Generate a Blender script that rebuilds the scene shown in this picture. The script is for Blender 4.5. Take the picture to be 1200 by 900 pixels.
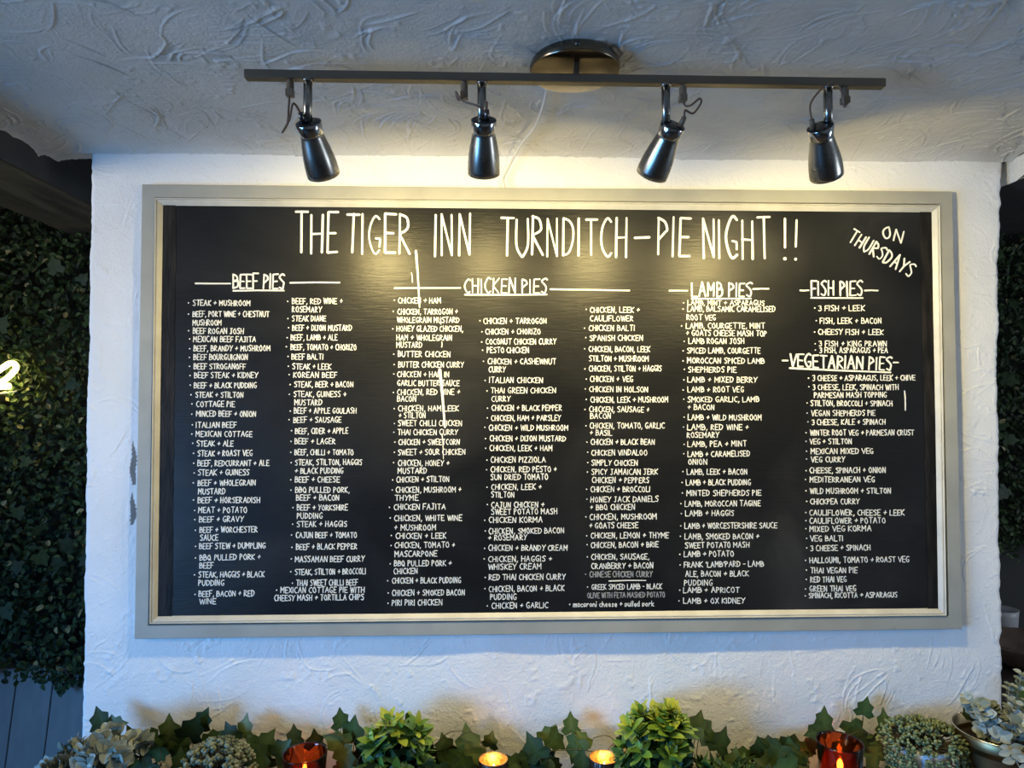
import bpy, math, random
import numpy as np
from mathutils import Vector, Matrix, Quaternion

for o in list(bpy.data.objects): bpy.data.objects.remove(o)
SC = bpy.context.scene
COL = SC.collection

# ------------------------------------------------------------------ camera
cam_d = bpy.data.cameras.new('camera'); cam = bpy.data.objects.new('camera', cam_d); COL.objects.link(cam)
cam_d.sensor_fit = 'HORIZONTAL'; cam_d.sensor_width = 36.0; cam_d.lens = 24.0
cam_d.clip_start = 0.02
YAW, PIT, ROL = .0318, .0332, -.0013
fw = Vector((math.sin(YAW)*math.cos(PIT), math.cos(YAW)*math.cos(PIT), math.sin(PIT)))
rt = Vector((math.cos(YAW), -math.sin(YAW), 0)); up = rt.cross(fw)
r2 = rt*math.cos(ROL)+up*math.sin(ROL); u2 = -rt*math.sin(ROL)+up*math.cos(ROL)
M = Matrix((r2, u2, -fw)).transposed().to_4x4(); M.translation = Vector((-.1352, -1.4296, 1.5156))
cam.matrix_world = M
SC.camera = cam

# ------------------------------------------------------------------ world, daylight, added fill lights, exposure
SC.view_settings.view_transform = 'Standard'; SC.view_settings.look = 'None'
SC.view_settings.exposure = 0.0; SC.view_settings.gamma = 1.0
SC.view_settings.use_curve_mapping = False
world = bpy.data.worlds.new('world'); SC.world = world; world.use_nodes = True
bg = world.node_tree.nodes['Background']; bg.inputs[0].default_value = (.42, .62, 1, 1); bg.inputs[1].default_value = .3
DAY = bpy.data.lights.new('window_daylight', 'AREA'); DAY.shape = 'RECTANGLE'; DAY.size = 1.2; DAY.size_y = .85
DAY.energy = 31; DAY.color = (.13, .44, 1.0); DAY.spread = 1.6
dayo = bpy.data.objects.new('window_daylight', DAY); COL.objects.link(dayo)
dayo.location = (-2.69, -1.90, .90)
dayo.rotation_euler = (Vector((.75, 0, .62))-Vector(dayo.location)).to_track_quat('-Z', 'Y').to_euler()
FILL2 = bpy.data.lights.new('added_right_fill', 'AREA'); FILL2.shape = 'RECTANGLE'; FILL2.size = .9; FILL2.size_y = .7
FILL2.energy = 18; FILL2.color = (.78, .88, 1.0)  # added fill to lift the right hedge and wall, no known window there
fill2 = bpy.data.objects.new('added_right_fill', FILL2); COL.objects.link(fill2)
fill2.location = (2.69, -.85, 1.35); fill2.rotation_euler = (0, math.pi/2, 0)
WARM = bpy.data.lights.new('added_warm_fill', 'AREA'); WARM.shape = 'DISK'; WARM.size = .5
WARM.spread = 1.5; WARM.energy = 5; WARM.color = (1.0, .90, .74)  # added warm fill for the upper left wall, no lamp stands there
warmo = bpy.data.objects.new('added_warm_fill', WARM); COL.objects.link(warmo)
warmo.location = (-2.35, -1.15, 1.78)
warmo.rotation_euler = (Vector((-.25, 0, 2.08))-Vector(warmo.location)).to_track_quat('-Z', 'Y').to_euler()
LAMP_POWER = [3.3, 2.5, 2.8, 4.9]
LAMP_COL = (1.0, .785, .32)

# ------------------------------------------------------------------ helpers
def mat(name, col, rough=.5, metal=0, spec=.5, emit=None, estr=0, trans=0, ior=1.45):
    m = bpy.data.materials.new(name); m.use_nodes = True
    b = m.node_tree.nodes['Principled BSDF']
    b.inputs['Base Color'].default_value = (*col, 1); b.inputs['Roughness'].default_value = rough
    b.inputs['Metallic'].default_value = metal; b.inputs['Specular IOR Level'].default_value = spec
    b.inputs['Transmission Weight'].default_value = trans; b.inputs['IOR'].default_value = ior
    if emit: b.inputs['Emission Color'].default_value = (*emit, 1); b.inputs['Emission Strength'].default_value = estr
    return m
def nodes(m): nt = m.node_tree; return nt, nt.nodes['Principled BSDF']
def N(nt, t, **kw):
    n = nt.nodes.new(t)
    for k, v in kw.items():
        if k.startswith('i_'): n.inputs[k[2:].replace('_', ' ')].default_value = v
        else: setattr(n, k, v)
    return n
def ramp(nt, stops):
    n = nt.nodes.new('ShaderNodeValToRGB'); cr = n.color_ramp
    while len(cr.elements) < len(stops): cr.elements.new(.5)
    for e, (p, c) in zip(cr.elements, stops): e.position = p; e.color = (*c, 1)
    return n
def coords(nt, scale=(1, 1, 1)):
    tc = N(nt, 'ShaderNodeTexCoord'); mp = N(nt, 'ShaderNodeMapping'); mp.inputs['Scale'].default_value = scale
    nt.links.new(tc.outputs['Object'], mp.inputs['Vector']); return mp.outputs['Vector']
def noise_col(m, c1, c2, scale=8, sc=(1, 1, 1), detail=5, lo=.35, hi=.65, bump=0, bscale=None, dist=.002):
    nt, b = nodes(m); v = coords(nt, sc)
    n = N(nt, 'ShaderNodeTexNoise', i_Scale=scale, i_Detail=detail); nt.links.new(v, n.inputs['Vector'])
    r = ramp(nt, [(lo, c1), (hi, c2)]); nt.links.new(n.outputs['Fac'], r.inputs['Fac']); nt.links.new(r.outputs['Color'], b.inputs['Base Color'])
    if bump:
        n2 = N(nt, 'ShaderNodeTexNoise', i_Scale=bscale or scale*4, i_Detail=4); nt.links.new(v, n2.inputs['Vector'])
        bp = N(nt, 'ShaderNodeBump', i_Strength=bump, i_Distance=dist); nt.links.new(n2.outputs['Fac'], bp.inputs['Height']); nt.links.new(bp.outputs['Normal'], b.inputs['Normal'])
    return m
def leafmat(name, stops, rough=.45, spec=.5):
    m = mat(name, (.1, .2, .05), rough, spec=spec); nt, b = nodes(m)
    at = N(nt, 'ShaderNodeAttribute', attribute_name='tint'); r = ramp(nt, stops)
    nt.links.new(at.outputs['Fac'], r.inputs['Fac']); nt.links.new(r.outputs['Color'], b.inputs['Base Color'])
    return m

class MB:
    def __init__(s): s.v = []; s.f = []; s.t = []; s.cur = .5
    def add(s, vs, fs):
        k = len(s.v); s.v.extend([tuple(p) for p in vs]); s.t.extend([s.cur]*len(vs))
        s.f.extend([tuple(i+k for i in f) for f in fs])
    def box(s, x0, x1, y0, y1, z0, z1):
        s.add([(x, y, z) for x in (x0, x1) for y in (y0, y1) for z in (z0, z1)],
              [(0, 1, 3, 2), (4, 6, 7, 5), (0, 4, 5, 1), (2, 3, 7, 6), (0, 2, 6, 4), (1, 5, 7, 3)])
    def lathe(s, prof, seg=24, mtx=None, closed_ends=True, rib=None):
        vs = []; fs = []
        for k, (r, z) in enumerate(prof):
            for i in range(seg):
                a = 2*math.pi*i/seg; rr = r*(1+(rib(a) if rib else 0))
                vs.append(Vector((rr*math.cos(a), rr*math.sin(a), z)))
        for k in range(len(prof)-1):
            for i in range(seg):
                j = (i+1) % seg; fs.append((k*seg+i, k*seg+j, (k+1)*seg+j, (k+1)*seg+i))
        if closed_ends:
            fs.append(tuple(range(seg))[::-1]); n = (len(prof)-1)*seg; fs.append(tuple(range(n, n+seg)))
        if mtx: vs = [mtx @ p for p in vs]
        s.add(vs, fs)
    def tube(s, pts, r, seg=8, smooth=0):
        pts = [Vector(p) for p in pts]
        if smooth: pts = spline(pts, smooth)
        n = len(pts); vs = []; fs = []
        t = (pts[1]-pts[0]).normalized(); x = t.orthogonal().normalized()
        for i, p in enumerate(pts):
            t = (pts[min(i+1, n-1)]-pts[max(i-1, 0)]).normalized()
            x = (x-t*x.dot(t)).normalized(); y = t.cross(x)
            rr = r(i/(n-1)) if callable(r) else r
            for k in range(seg):
                a = 2*math.pi*k/seg; vs.append(p+x*rr*math.cos(a)+y*rr*math.sin(a))
        for i in range(n-1):
            for k in range(seg):
                j = (k+1) % seg; fs.append((i*seg+k, i*seg+j, (i+1)*seg+j, (i+1)*seg+k))
        fs.append(tuple(range(seg))[::-1]); fs.append(tuple(range((n-1)*seg, n*seg)))
        s.add(vs, fs)
    def build(s, name, m, parent=None, smooth=False, off=None):
        me = bpy.data.meshes.new(name)
        off = off if off is not None else (wloc(parent) if parent else Vector((0, 0, 0)))
        me.from_pydata([(p[0]-off[0], p[1]-off[1], p[2]-off[2]) for p in s.v], [], s.f)
        if smooth: me.polygons.foreach_set('use_smooth', [True]*len(me.polygons))
        a = me.attributes.new('tint', 'FLOAT', 'POINT'); a.data.foreach_set('value', s.t)
        me.materials.append(m); me.update()
        o = bpy.data.objects.new(name, me); COL.objects.link(o)
        if parent: o.parent = parent
        else: o.location = off
        return o
def wloc(o):
    v = Vector((0, 0, 0))
    while o: v += Vector(o.location); o = o.parent
    return v
def bevel(o, w, seg=2):
    md = o.modifiers.new('bevel', 'BEVEL'); md.width = w; md.segments = seg; md.limit_method = 'ANGLE'; md.angle_limit = math.radians(40)
    return o
def spline(P, k):
    P = [Vector(p) for p in P]; out = []
    for i in range(len(P)-1):
        a = P[max(i-1, 0)]; b = P[i]; c = P[i+1]; d = P[min(i+2, len(P)-1)]
        for j in range(k):
            t = j/k
            out.append(.5*((2*b)+(c-a)*t+(2*a-5*b+4*c-d)*t*t+(3*b-a-3*c+d)*t**3))
    out.append(P[-1]); return out
def thing(name, loc, label, cat, group=None):
    o = bpy.data.objects.new(name, None); COL.objects.link(o); o.location = loc; o.empty_display_size = .05
    return tag(o, label, cat, group)
def tag(o, label, cat, group=None):
    o['label'] = label; o['category'] = cat
    if group: o['group'] = group
    return o
def struct(o): o['kind'] = 'structure'; return o

# ------------------------------------------------------------------ materials
def plaster_mat(name, c1, c2):
    m = mat(name, c1, .62, spec=.35); nt, b = nodes(m); v = coords(nt)
    n = N(nt, 'ShaderNodeTexNoise', i_Scale=7, i_Detail=6); nt.links.new(v, n.inputs['Vector'])
    r = ramp(nt, [(.35, c1), (.65, c2)]); nt.links.new(n.outputs['Fac'], r.inputs['Fac'])
    at = N(nt, 'ShaderNodeAttribute', attribute_name='chip')
    mx = N(nt, 'ShaderNodeMixRGB'); mx.inputs[2].default_value = (.20, .18, .155, 1)
    nt.links.new(at.outputs['Fac'], mx.inputs[0]); nt.links.new(r.outputs['Color'], mx.inputs[1])
    at2 = N(nt, 'ShaderNodeAttribute', attribute_name='stain')
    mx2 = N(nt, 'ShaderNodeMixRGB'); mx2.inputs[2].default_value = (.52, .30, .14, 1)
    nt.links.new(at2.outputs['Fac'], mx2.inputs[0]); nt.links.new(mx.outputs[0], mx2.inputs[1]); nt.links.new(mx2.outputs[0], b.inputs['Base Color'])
    n2 = N(nt, 'ShaderNodeTexNoise', i_Scale=230, i_Detail=4); nt.links.new(v, n2.inputs['Vector'])
    n3 = N(nt, 'ShaderNodeTexNoise', i_Scale=110, i_Detail=6, i_Distortion=1.2); nt.links.new(v, n3.inputs['Vector'])
    ad = N(nt, 'ShaderNodeMath', operation='MULTIPLY_ADD'); ad.inputs[1].default_value = .45; nt.links.new(n2.outputs['Fac'], ad.inputs[0]); nt.links.new(n3.outputs['Fac'], ad.inputs[2])
    bp = N(nt, 'ShaderNodeBump', i_Strength=.55, i_Distance=.0024); nt.links.new(ad.outputs[0], bp.inputs['Height']); nt.links.new(bp.outputs['Normal'], b.inputs['Normal'])
    return m
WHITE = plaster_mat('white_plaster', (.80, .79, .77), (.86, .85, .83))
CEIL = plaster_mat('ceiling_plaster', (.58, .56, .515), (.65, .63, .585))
FLATW = mat('dull_paint', (.55, .54, .52), .8)
DARKWALL = mat('dark_alcove_paint', (.035, .035, .035), .8)
BEAM = noise_col(mat('dark_beam_wood', (.03, .026, .022), .6), (.022, .018, .014), (.075, .058, .040), 14, (2, .25, 2), bump=.4)
BLACKBEAM = noise_col(mat('black_beam_paint', (.03, .03, .03), .55), (.022, .022, .021), (.034, .033, .031), 9, bump=.4)
FLOOR = noise_col(mat('floor_wood', (.1, .07, .05), .5), (.07, .045, .03), (.13, .09, .06), 5, (1, 8, 1))
SHELFW = noise_col(mat('shelf_wood', (.05, .035, .025), .5), (.035, .024, .017), (.08, .055, .038), 9, (1, 8, 1), bump=.2)
PANEL = noise_col(mat('grey_plank_paint', (.19, .20, .21), .55), (.17, .18, .19), (.21, .22, .23), 6, (6, 6, 1))
FRAMEM = noise_col(mat('sage_grey_paint', (.36, .35, .30), .5), (.33, .325, .28), (.385, .375, .325), 12, (1, 1, 1), bump=.25, bscale=90, dist=.001)
def nicks(m, col, lo, sc):
    nt, b = nodes(m); src = b.inputs['Base Color'].links[0].from_socket
    n = N(nt, 'ShaderNodeTexNoise', i_Scale=34, i_Detail=3); nt.links.new(coords(nt, sc), n.inputs['Vector'])
    r = ramp(nt, [(lo, (0, 0, 0)), (lo+.02, (1, 1, 1))]); nt.links.new(n.outputs['Fac'], r.inputs['Fac'])
    mx = N(nt, 'ShaderNodeMixRGB'); mx.inputs[2].default_value = (*col, 1); nt.links.new(r.outputs['Color'], mx.inputs[0]); nt.links.new(src, mx.inputs[1]); nt.links.new(mx.outputs[0], b.inputs['Base Color'])
nicks(FRAMEM, (.05, .045, .04), .765, (2.2, 1, .45))
MOULD = noise_col(mat('cream_paint', (.6, .57, .49), .45), (.50, .48, .42), (.60, .58, .51), 20, bump=.2, bscale=120, dist=.001)
CHALK = mat('white_lettering_paint', (.80, .79, .73), .55)
FADED = mat('faded_lettering_paint', (.34, .34, .33), .55)

def board_mat():
    m = mat('black_board_paint', (.012, .013, .014), .33, spec=.36); nt, b = nodes(m)
    v = coords(nt, (1, 1, 1)); n = N(nt, 'ShaderNodeTexNoise', i_Scale=3.2, i_Detail=7, i_Distortion=.6); nt.links.new(v, n.inputs['Vector'])
    r = ramp(nt, [(.42, (.0075, .008, .009)), (.62, (.016, .0165, .017)), (.8, (.045, .045, .044))]); nt.links.new(n.outputs['Fac'], r.inputs['Fac']); nt.links.new(r.outputs['Color'], b.inputs['Base Color'])
    rr = N(nt, 'ShaderNodeMapRange'); rr.inputs['To Min'].default_value = .28; rr.inputs['To Max'].default_value = .42
    nt.links.new(n.outputs['Fac'], rr.inputs['Value']); nt.links.new(rr.outputs[0], b.inputs['Roughness'])
    v2 = coords(nt, (4, 1, 60)); g = N(nt, 'ShaderNodeTexNoise', i_Scale=5, i_Detail=6, i_Roughness=.6); nt.links.new(v2, g.inputs['Vector'])
    v3 = coords(nt, (1, 1, 3)); g2 = N(nt, 'ShaderNodeTexNoise', i_Scale=26, i_Detail=4); nt.links.new(v3, g2.inputs['Vector'])
    ad = N(nt, 'ShaderNodeMath', operation='MULTIPLY_ADD'); ad.inputs[1].default_value = .8; nt.links.new(g2.outputs['Fac'], ad.inputs[0]); nt.links.new(g.outputs['Fac'], ad.inputs[2])
    bp = N(nt, 'ShaderNodeBump', i_Strength=.36, i_Distance=.0012); nt.links.new(ad.outputs[0], bp.inputs['Height']); nt.links.new(bp.outputs['Normal'], b.inputs['Normal'])
    return m
BOARD = board_mat()
STRIP = noise_col(mat('rough_black_edge', (.012, .011, .01), .6, spec=.2), (.004, .004, .004), (.020, .017, .015), 22, (3, 1, .6), bump=.6, bscale=70)

def metal(name, col, rough, aniso=0):
    m = mat(name, col, rough, 1.0); nt, b = nodes(m); b.inputs['Anisotropic'].default_value = aniso
    n = N(nt, 'ShaderNodeTexNoise', i_Scale=30, i_Detail=5); nt.links.new(coords(nt), n.inputs['Vector'])
    rr = N(nt, 'ShaderNodeMapRange'); rr.inputs['To Min'].default_value = rough*.8; rr.inputs['To Max'].default_value = rough*1.3
    nt.links.new(n.outputs['Fac'], rr.inputs['Value']); nt.links.new(rr.outputs[0], b.inputs['Roughness']); return m
GUN = metal('dark_nickel', (.30, .285, .255), .26)
GUNCAP = metal('dark_nickel_cap', (.10, .10, .105), .3)
CHROME = metal('polished_collar', (.48, .47, .46), .10)
BARM = metal('brushed_bar_metal', (.21, .185, .15), .33)
CANOPYM = metal('brushed_canopy_metal', (.17, .138, .10), .2)
BLACK = mat('black_hole', (.005, .005, .005), .6)
BULB = mat('frosted_bulb', (.9, .85, .7), .4, emit=(1, .8, .45), estr=6)
TERM = mat('cloudy_terminal_plastic', (.14, .10, .065), .3, spec=.5)
WIRE = mat('brown_wire_sleeve', (.13, .075, .045), .4)
CABLE = mat('off_white_cable', (.62, .60, .54), .45)

# ------------------------------------------------------------------ plaster surfaces with trowel marks
def vnoise(rng, shape, cell):
    h, w = shape; gh, gw = int(h/cell)+3, int(w/cell)+3
    g = rng.random((gh, gw)); y = np.arange(h)/cell; x = np.arange(w)/cell
    yi = y.astype(int); xi = x.astype(int); fy = y-yi; fx = x-xi; fy = fy*fy*(3-2*fy); fx = fx*fx*(3-2*fx)
    a = g[np.ix_(yi, xi)]; b = g[np.ix_(yi, xi+1)]; c = g[np.ix_(yi+1, xi)]; d = g[np.ix_(yi+1, xi+1)]
    return (a*(1-fx)+b*fx)*(1-fy)[:, None]+(c*(1-fx)+d*fx)*fy[:, None]-.5
def trowel(seed, w_m, h_m, step, n_groups, amp):
    """height field of hand-trowelled plaster: soft undulation, knife arcs, short ridges"""
    rng = np.random.default_rng(seed); W = int(round(w_m/step))+1; H = int(round(h_m/step))+1
    h = vnoise(rng, (H, W), .14/step)*.0040+vnoise(rng, (H, W), .045/step)*.0010+vnoise(rng, (H, W), .014/step)*.00045
    h += np.clip(vnoise(rng, (H, W), .009/step)+vnoise(rng, (H, W), .03/step)-.35, 0, 1)*.0019*amp
    for g in range(n_groups):
        cx, cy = rng.uniform(-.1, w_m+.1), rng.uniform(-.1, h_m+.1); R0 = rng.uniform(.03, .22); a0 = rng.uniform(0, 2*math.pi)
        for k in range(rng.integers(1, 6)):
            R = R0+k*rng.uniform(.004, .016); a = a0+rng.uniform(-.25, .25); L = rng.uniform(.03, .14)/R
            L = min(L, 2.2); sg = rng.uniform(.0009, .0018); A = amp*rng.uniform(.00025, .0010)
            th = np.linspace(a, a+L, 12); px = cx+R*np.cos(th); py = cy+R*np.sin(th)
            x0, x1 = max(0, int((px.min()-.01)/step)), min(W, int((px.max()+.01)/step)+1)
            y0, y1 = max(0, int((py.min()-.01)/step)), min(H, int((py.max()+.01)/step)+1)
            if x1-x0 < 3 or y1-y0 < 3: continue
            X, Yg = np.meshgrid(np.arange(x0, x1)*step-cx, np.arange(y0, y1)*step-cy)
            d = np.hypot(X, Yg)-R*(1+.05*np.sin(np.arctan2(Yg, X)*5+k)); ang = (np.arctan2(Yg, X)-a) % (2*math.pi)
            fade = np.clip(ang/.12, 0, 1)*np.clip((L-ang)/.2, 0, 1); fade[ang > L] = 0
            step_ = -.35*A*fade*(1/(1+np.exp(-d/sg*2)))*np.exp(-np.abs(d)/.012)
            h[y0:y1, x0:x1] += A*fade*np.exp(-(d/sg)**2)+step_
    return h
def grid_obj(name, P, m, attrs=None):
    H, W, _ = P.shape; me = bpy.data.meshes.new(name); n = H*W
    me.vertices.add(n); me.vertices.foreach_set('co', P.reshape(-1).astype(np.float32))
    idx = np.arange(n).reshape(H, W); q = np.stack([idx[:-1, :-1], idx[:-1, 1:], idx[1:, 1:], idx[1:, :-1]], -1).reshape(-1, 4)
    nf = len(q); me.loops.add(nf*4); me.loops.foreach_set('vertex_index', q.reshape(-1).astype(np.int32))
    me.polygons.add(nf); me.polygons.foreach_set('loop_start', (np.arange(nf)*4).astype(np.int32))
    try: me.polygons.foreach_set('loop_total', np.full(nf, 4, np.int32))
    except Exception: pass
    me.update(calc_edges=True); me.polygons.foreach_set('use_smooth', np.ones(nf, bool))
    for k, a in (attrs or {}).items():
        at = me.attributes.new(k, 'FLOAT', 'POINT'); at.data.foreach_set('value', a.reshape(-1).astype(np.float32))
    me.materials.append(m); o = bpy.data.objects.new(name, me); COL.objects.link(o); return o

ST = .0019
def build_main_wall():
    Z0, Z1 = .70, 2.075; rng = np.random.default_rng(5)
    hz = trowel(11, 1.95, Z1-Z0, ST, 330, 1.35); H, W = hz.shape
    z = Z0+np.arange(H)*ST
    jit = lambda s, a: np.interp(z, np.linspace(Z0, Z1, 40), np.random.default_rng(s).normal(0, a, 40))+np.interp(z, np.linspace(Z0, Z1, 160), np.random.default_rng(s+1).normal(0, a*.45, 160))
    XL = np.interp(z, [.7, .873, 1.476, 2.046], [-.963, -.963, -.967, -.966])+jit(21, .0012)
    XR = np.interp(z, [.7, .878, 1.655, 2.044], [.946, .948, .960, .976])+jit(31, .0018)
    s = np.linspace(0, 1, W); X = XL[:, None]*(1-s)+XR[:, None]*s
    dl = X-XL[:, None]; dr = XR[:, None]-X; e = np.minimum(dl, dr); r = .011
    bend = np.where(e < r, r-np.sqrt(np.maximum(r*r-(r-e)**2, 0)), 0)
    Yf = -hz+bend
    # cove where the wall meets the ceiling
    P = np.stack([X, Yf, np.repeat(z[:, None], W, 1)], -1)
    def side(xcol, ys, first):
        out = []
        for yy in ys: out.append(np.stack([xcol+0*yy, np.full(H, yy), z], -1))
        return out
    L = side(XL, [.60, .3, .12, .05, .024], 0); Rr = side(XR, [.024, .05, .12, .3, .60], 1)
    P = np.concatenate([np.stack(L, 1), P, np.stack(Rr, 1)], 1)
    low = P[0:1].copy(); low[..., 2] = 0.0; P = np.concatenate([low, P], 0)
    zz = P[..., 2]; xx = P[..., 0]
    chip = np.zeros(zz.shape); nz = np.random.default_rng(3)
    w1 = .0035*np.sin(zz*110)+.0012*np.sin(zz*700+1)
    for (xa, za, zb, wd) in ((-.8665, 1.357, 1.447, .0062), (-.8672, 1.275, 1.341, .006)):
        t = np.clip((zz-za)/(zb-za), 0, 1); prof = wd*np.sin(np.pi*np.clip(t*.8+.18, 0, 1))
        chip = np.maximum(chip, ((np.abs(xx-xa+w1*.5) < prof) & (zz > za) & (zz < zb)).astype(float))
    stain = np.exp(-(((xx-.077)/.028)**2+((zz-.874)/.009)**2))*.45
    return struct(grid_obj('wall_main', P, WHITE, {'chip': chip, 'stain': stain}))
build_main_wall()

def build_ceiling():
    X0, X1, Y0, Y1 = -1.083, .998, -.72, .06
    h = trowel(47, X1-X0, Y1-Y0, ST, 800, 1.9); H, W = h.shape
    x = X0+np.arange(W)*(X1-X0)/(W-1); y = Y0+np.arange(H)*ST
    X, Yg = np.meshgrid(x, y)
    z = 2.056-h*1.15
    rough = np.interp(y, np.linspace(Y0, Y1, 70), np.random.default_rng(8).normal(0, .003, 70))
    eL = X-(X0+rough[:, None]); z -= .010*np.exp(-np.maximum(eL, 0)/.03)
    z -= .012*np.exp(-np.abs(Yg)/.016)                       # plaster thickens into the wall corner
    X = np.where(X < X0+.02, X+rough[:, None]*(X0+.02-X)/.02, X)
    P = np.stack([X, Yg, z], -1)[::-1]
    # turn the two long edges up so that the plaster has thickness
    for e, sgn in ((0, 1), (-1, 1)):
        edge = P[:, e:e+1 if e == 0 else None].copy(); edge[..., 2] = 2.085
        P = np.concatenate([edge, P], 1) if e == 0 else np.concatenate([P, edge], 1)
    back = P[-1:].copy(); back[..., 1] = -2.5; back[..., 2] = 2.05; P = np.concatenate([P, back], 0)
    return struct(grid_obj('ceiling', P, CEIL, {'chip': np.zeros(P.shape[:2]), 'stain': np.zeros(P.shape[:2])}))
build_ceiling()

def sbox(name, m, *b, bev=0):
    k = MB(); k.box(*b); o = struct(k.build(name, m))
    if bev: bevel(o, bev)
    return o
sbox('floor', FLOOR, -2.7, 2.7, -2.7, .8, -.05, 0)
sbox('ceiling', FLATW, -2.7, 2.7, -2.7, .8, 2.10, 2.14)
sbox('wall_alcove', DARKWALL, -2.7, 2.7, .61, .66, 0, 2.10)
k = MB()
k.box(2.62, 2.67, -2.7, -1.35, 0, 2.1); k.box(2.62, 2.67, -.35, .61, 0, 2.1); k.box(2.62, 2.67, -1.35, -.35, 0, .95); k.box(2.62, 2.67, -1.35, -.35, 1.75, 2.1)  # opening made only for the added right fill light
struct(k.build('wall_right', FLATW))
k = MB()
for a, b_ in ((-1.35, -1.31), (-.39, -.35)): k.box(2.63, 2.66, a, b_, .95, 1.75)
for a, b_ in ((.95, .99), (1.71, 1.75)): k.box(2.63, 2.66, -1.31, -.39, a, b_)
struct(k.build('added_window_frame', mat('added_window_paint', (.6, .6, .58), .5)))  # made-up, unseen window frame around the added right fill
sbox('wall_back', FLATW, -2.65, 2.65, -2.52, -2.46, 0, 2.1)
k = MB()                                                     # left wall with its low window opening
k.box(-2.68, -2.63, -2.7, -2.53, 0, 2.1); k.box(-2.68, -2.63, -1.27, .61, 0, 2.1)
k.box(-2.68, -2.63, -2.53, -1.27, 0, .44); k.box(-2.68, -2.63, -2.53, -1.27, 1.36, 2.1)
struct(k.build('wall_left', FLATW))
k = MB()
for a, b_ in ((-2.46, -2.43), (-1.30, -1.27)): k.box(-2.67, -2.64, a, b_, .44, 1.36)
for a, b_ in ((.44, .47), (1.33, 1.36)): k.box(-2.67, -2.64, -2.43, -1.30, a, b_)
struct(k.build('window_1', mat('window_frame_paint', (.6, .6, .58), .5)))

def beam(name, m, x0, x1, z0, seed, wob=.004, y0=-2.3, y1=.58):
    rng = random.Random(seed); k = MB(); n = 60; vs = []; fs = []
    for i in range(n+1):
        y = y0+(y1-y0)*i/n; a, b_, c, d = [rng.uniform(-wob, wob)*.4 for _ in range(4)]
        vs += [(x0+a, y, z0+b_), (x1+c, y, z0+d), (x1+c, y, 2.099), (x0+a, y, 2.099)]
    for i in range(n):
        for j in range(4): fs.append((i*4+j, i*4+(j+1) % 4, i*4+4+(j+1) % 4, i*4+4+j))
    fs += [(3, 2, 1, 0), (n*4, n*4+1, n*4+2, n*4+3)]
    k.add(vs, fs); return struct(k.build(name, m))
beam('trim_1', BEAM, -1.285, -1.079, 1.989, 4)
sbox('trim_1', BLACKBEAM, -1.0785, -1.072, -2.3, .58, 1.9915, 2.098)
sbox('added_shade_beam', FLATW, -2.6, 2.6, -1.66, -1.52, 1.86, 2.099)  # unseen beam added to keep window light off the ceiling
beam('trim_2', BLACKBEAM, 1.003, 1.40, 2.004, 9)
# rough plaster fillet along the right beam, catching the lamp light
k = MB(); k.add([(.996, -2.3, 2.05), (1.004, -2.3, 2.003), (.996, .1, 2.05), (1.004, .1, 2.003), (1.01, -2.3, 2.06), (1.01, .1, 2.06)], [(0, 1, 3, 2), (0, 2, 5, 4), (1, 4, 5, 3), (0, 4, 1), (2, 3, 5)])
struct(k.build('trim_4', CEIL))

# leaning plank panelling below the left hedge
def panelling():
    k = MB(); ang = math.radians(10); x = -2.6; top = .80
    while x < -.99:
        x1 = min(x+.098, -.985)
        f = lambda zz, off: .50-(top-zz)*math.tan(ang)+off
        vs = [(xx, f(zz, off), zz) for xx in (x+.0012, x1-.0012) for zz in (.02, top) for off in (0, .018)]
        k.add(vs, [(0, 1, 3, 2), (4, 6, 7, 5), (0, 4, 5, 1), (2, 3, 7, 6), (0, 2, 6, 4), (1, 5, 7, 3)]); x = x1
    o = struct(k.build('trim_3', PANEL)); bevel(o, .0015, 1)
    b2 = MB(); b2.box(-2.6, -.985, .50, .60, .785, .803); bevel(struct(b2.build('trim_3', PANEL)), .003)
    b3 = MB(); b3.add([(-2.6, .519, .8), (-.985, .519, .8), (-.985, .385, .02), (-2.6, .385, .02), (-2.6, .525, .8), (-.985, .525, .8), (-.985, .39, .02), (-2.6, .39, .02)], [(0, 1, 2, 3), (7, 6, 5, 4), (0, 4, 5, 1), (2, 6, 7, 3), (1, 5, 6, 2), (0, 3, 7, 4)])
    struct(b3.build('trim_3', BLACK))
panelling()

# ------------------------------------------------------------------ menu board
FX, FZ = -.85, 1.05                                           # lower left corner of the frame, metres
sign = thing('menu_board', (0, 0, 1.05), 'large framed black pie menu board hung on the white wall, hand-lettered in white', 'menu board')
def rect_sweep(name, prof, m, outer, smooth=False):
    """mitred frame: prof = [(inset, y)], outer = corner points TL,TR,BR,BL in board mm"""
    k = MB(); vs = []; fs = []; n = len(prof)
    sx = [1, -1, -1, 1]; sz = [-1, -1, 1, 1]
    for c in range(4):
        for (w, y) in prof: vs.append((FX+(outer[c][0]+sx[c]*w)/1000, y, FZ+(outer[c][1]+sz[c]*w)/1000))
    for c in range(4):
        d = (c+1) % 4
        for i in range(n-1): fs.append((c*n+i, d*n+i, d*n+i+1, c*n+i+1))
    k.add(vs, fs); return k.build(name, m, sign, smooth)
OUT = [(0, 923), (1700, 923), (1700, 0), (0, 0)]
fr = rect_sweep('frame', [(0, 0), (0, -.018), (1.2, -.0192), (26.4, -.0192), (27.2, -.0165), (27.2, .0)], FRAMEM, OUT)
MO = [(27.2, 894.6), (1671.5, 893), (1666, 28.6), (30, 30)]
rect_sweep('moulding', [(-1.5, -.004), (-1.5, -.0165), (0, -.0205), (1.2, -.0218), (2.4, -.0212), (3.1, -.0183), (4.6, -.0196), (6.4, -.0186), (10, -.0152), (14.2, -.0112), (14.2, -.004)], MOULD, MO)
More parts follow.
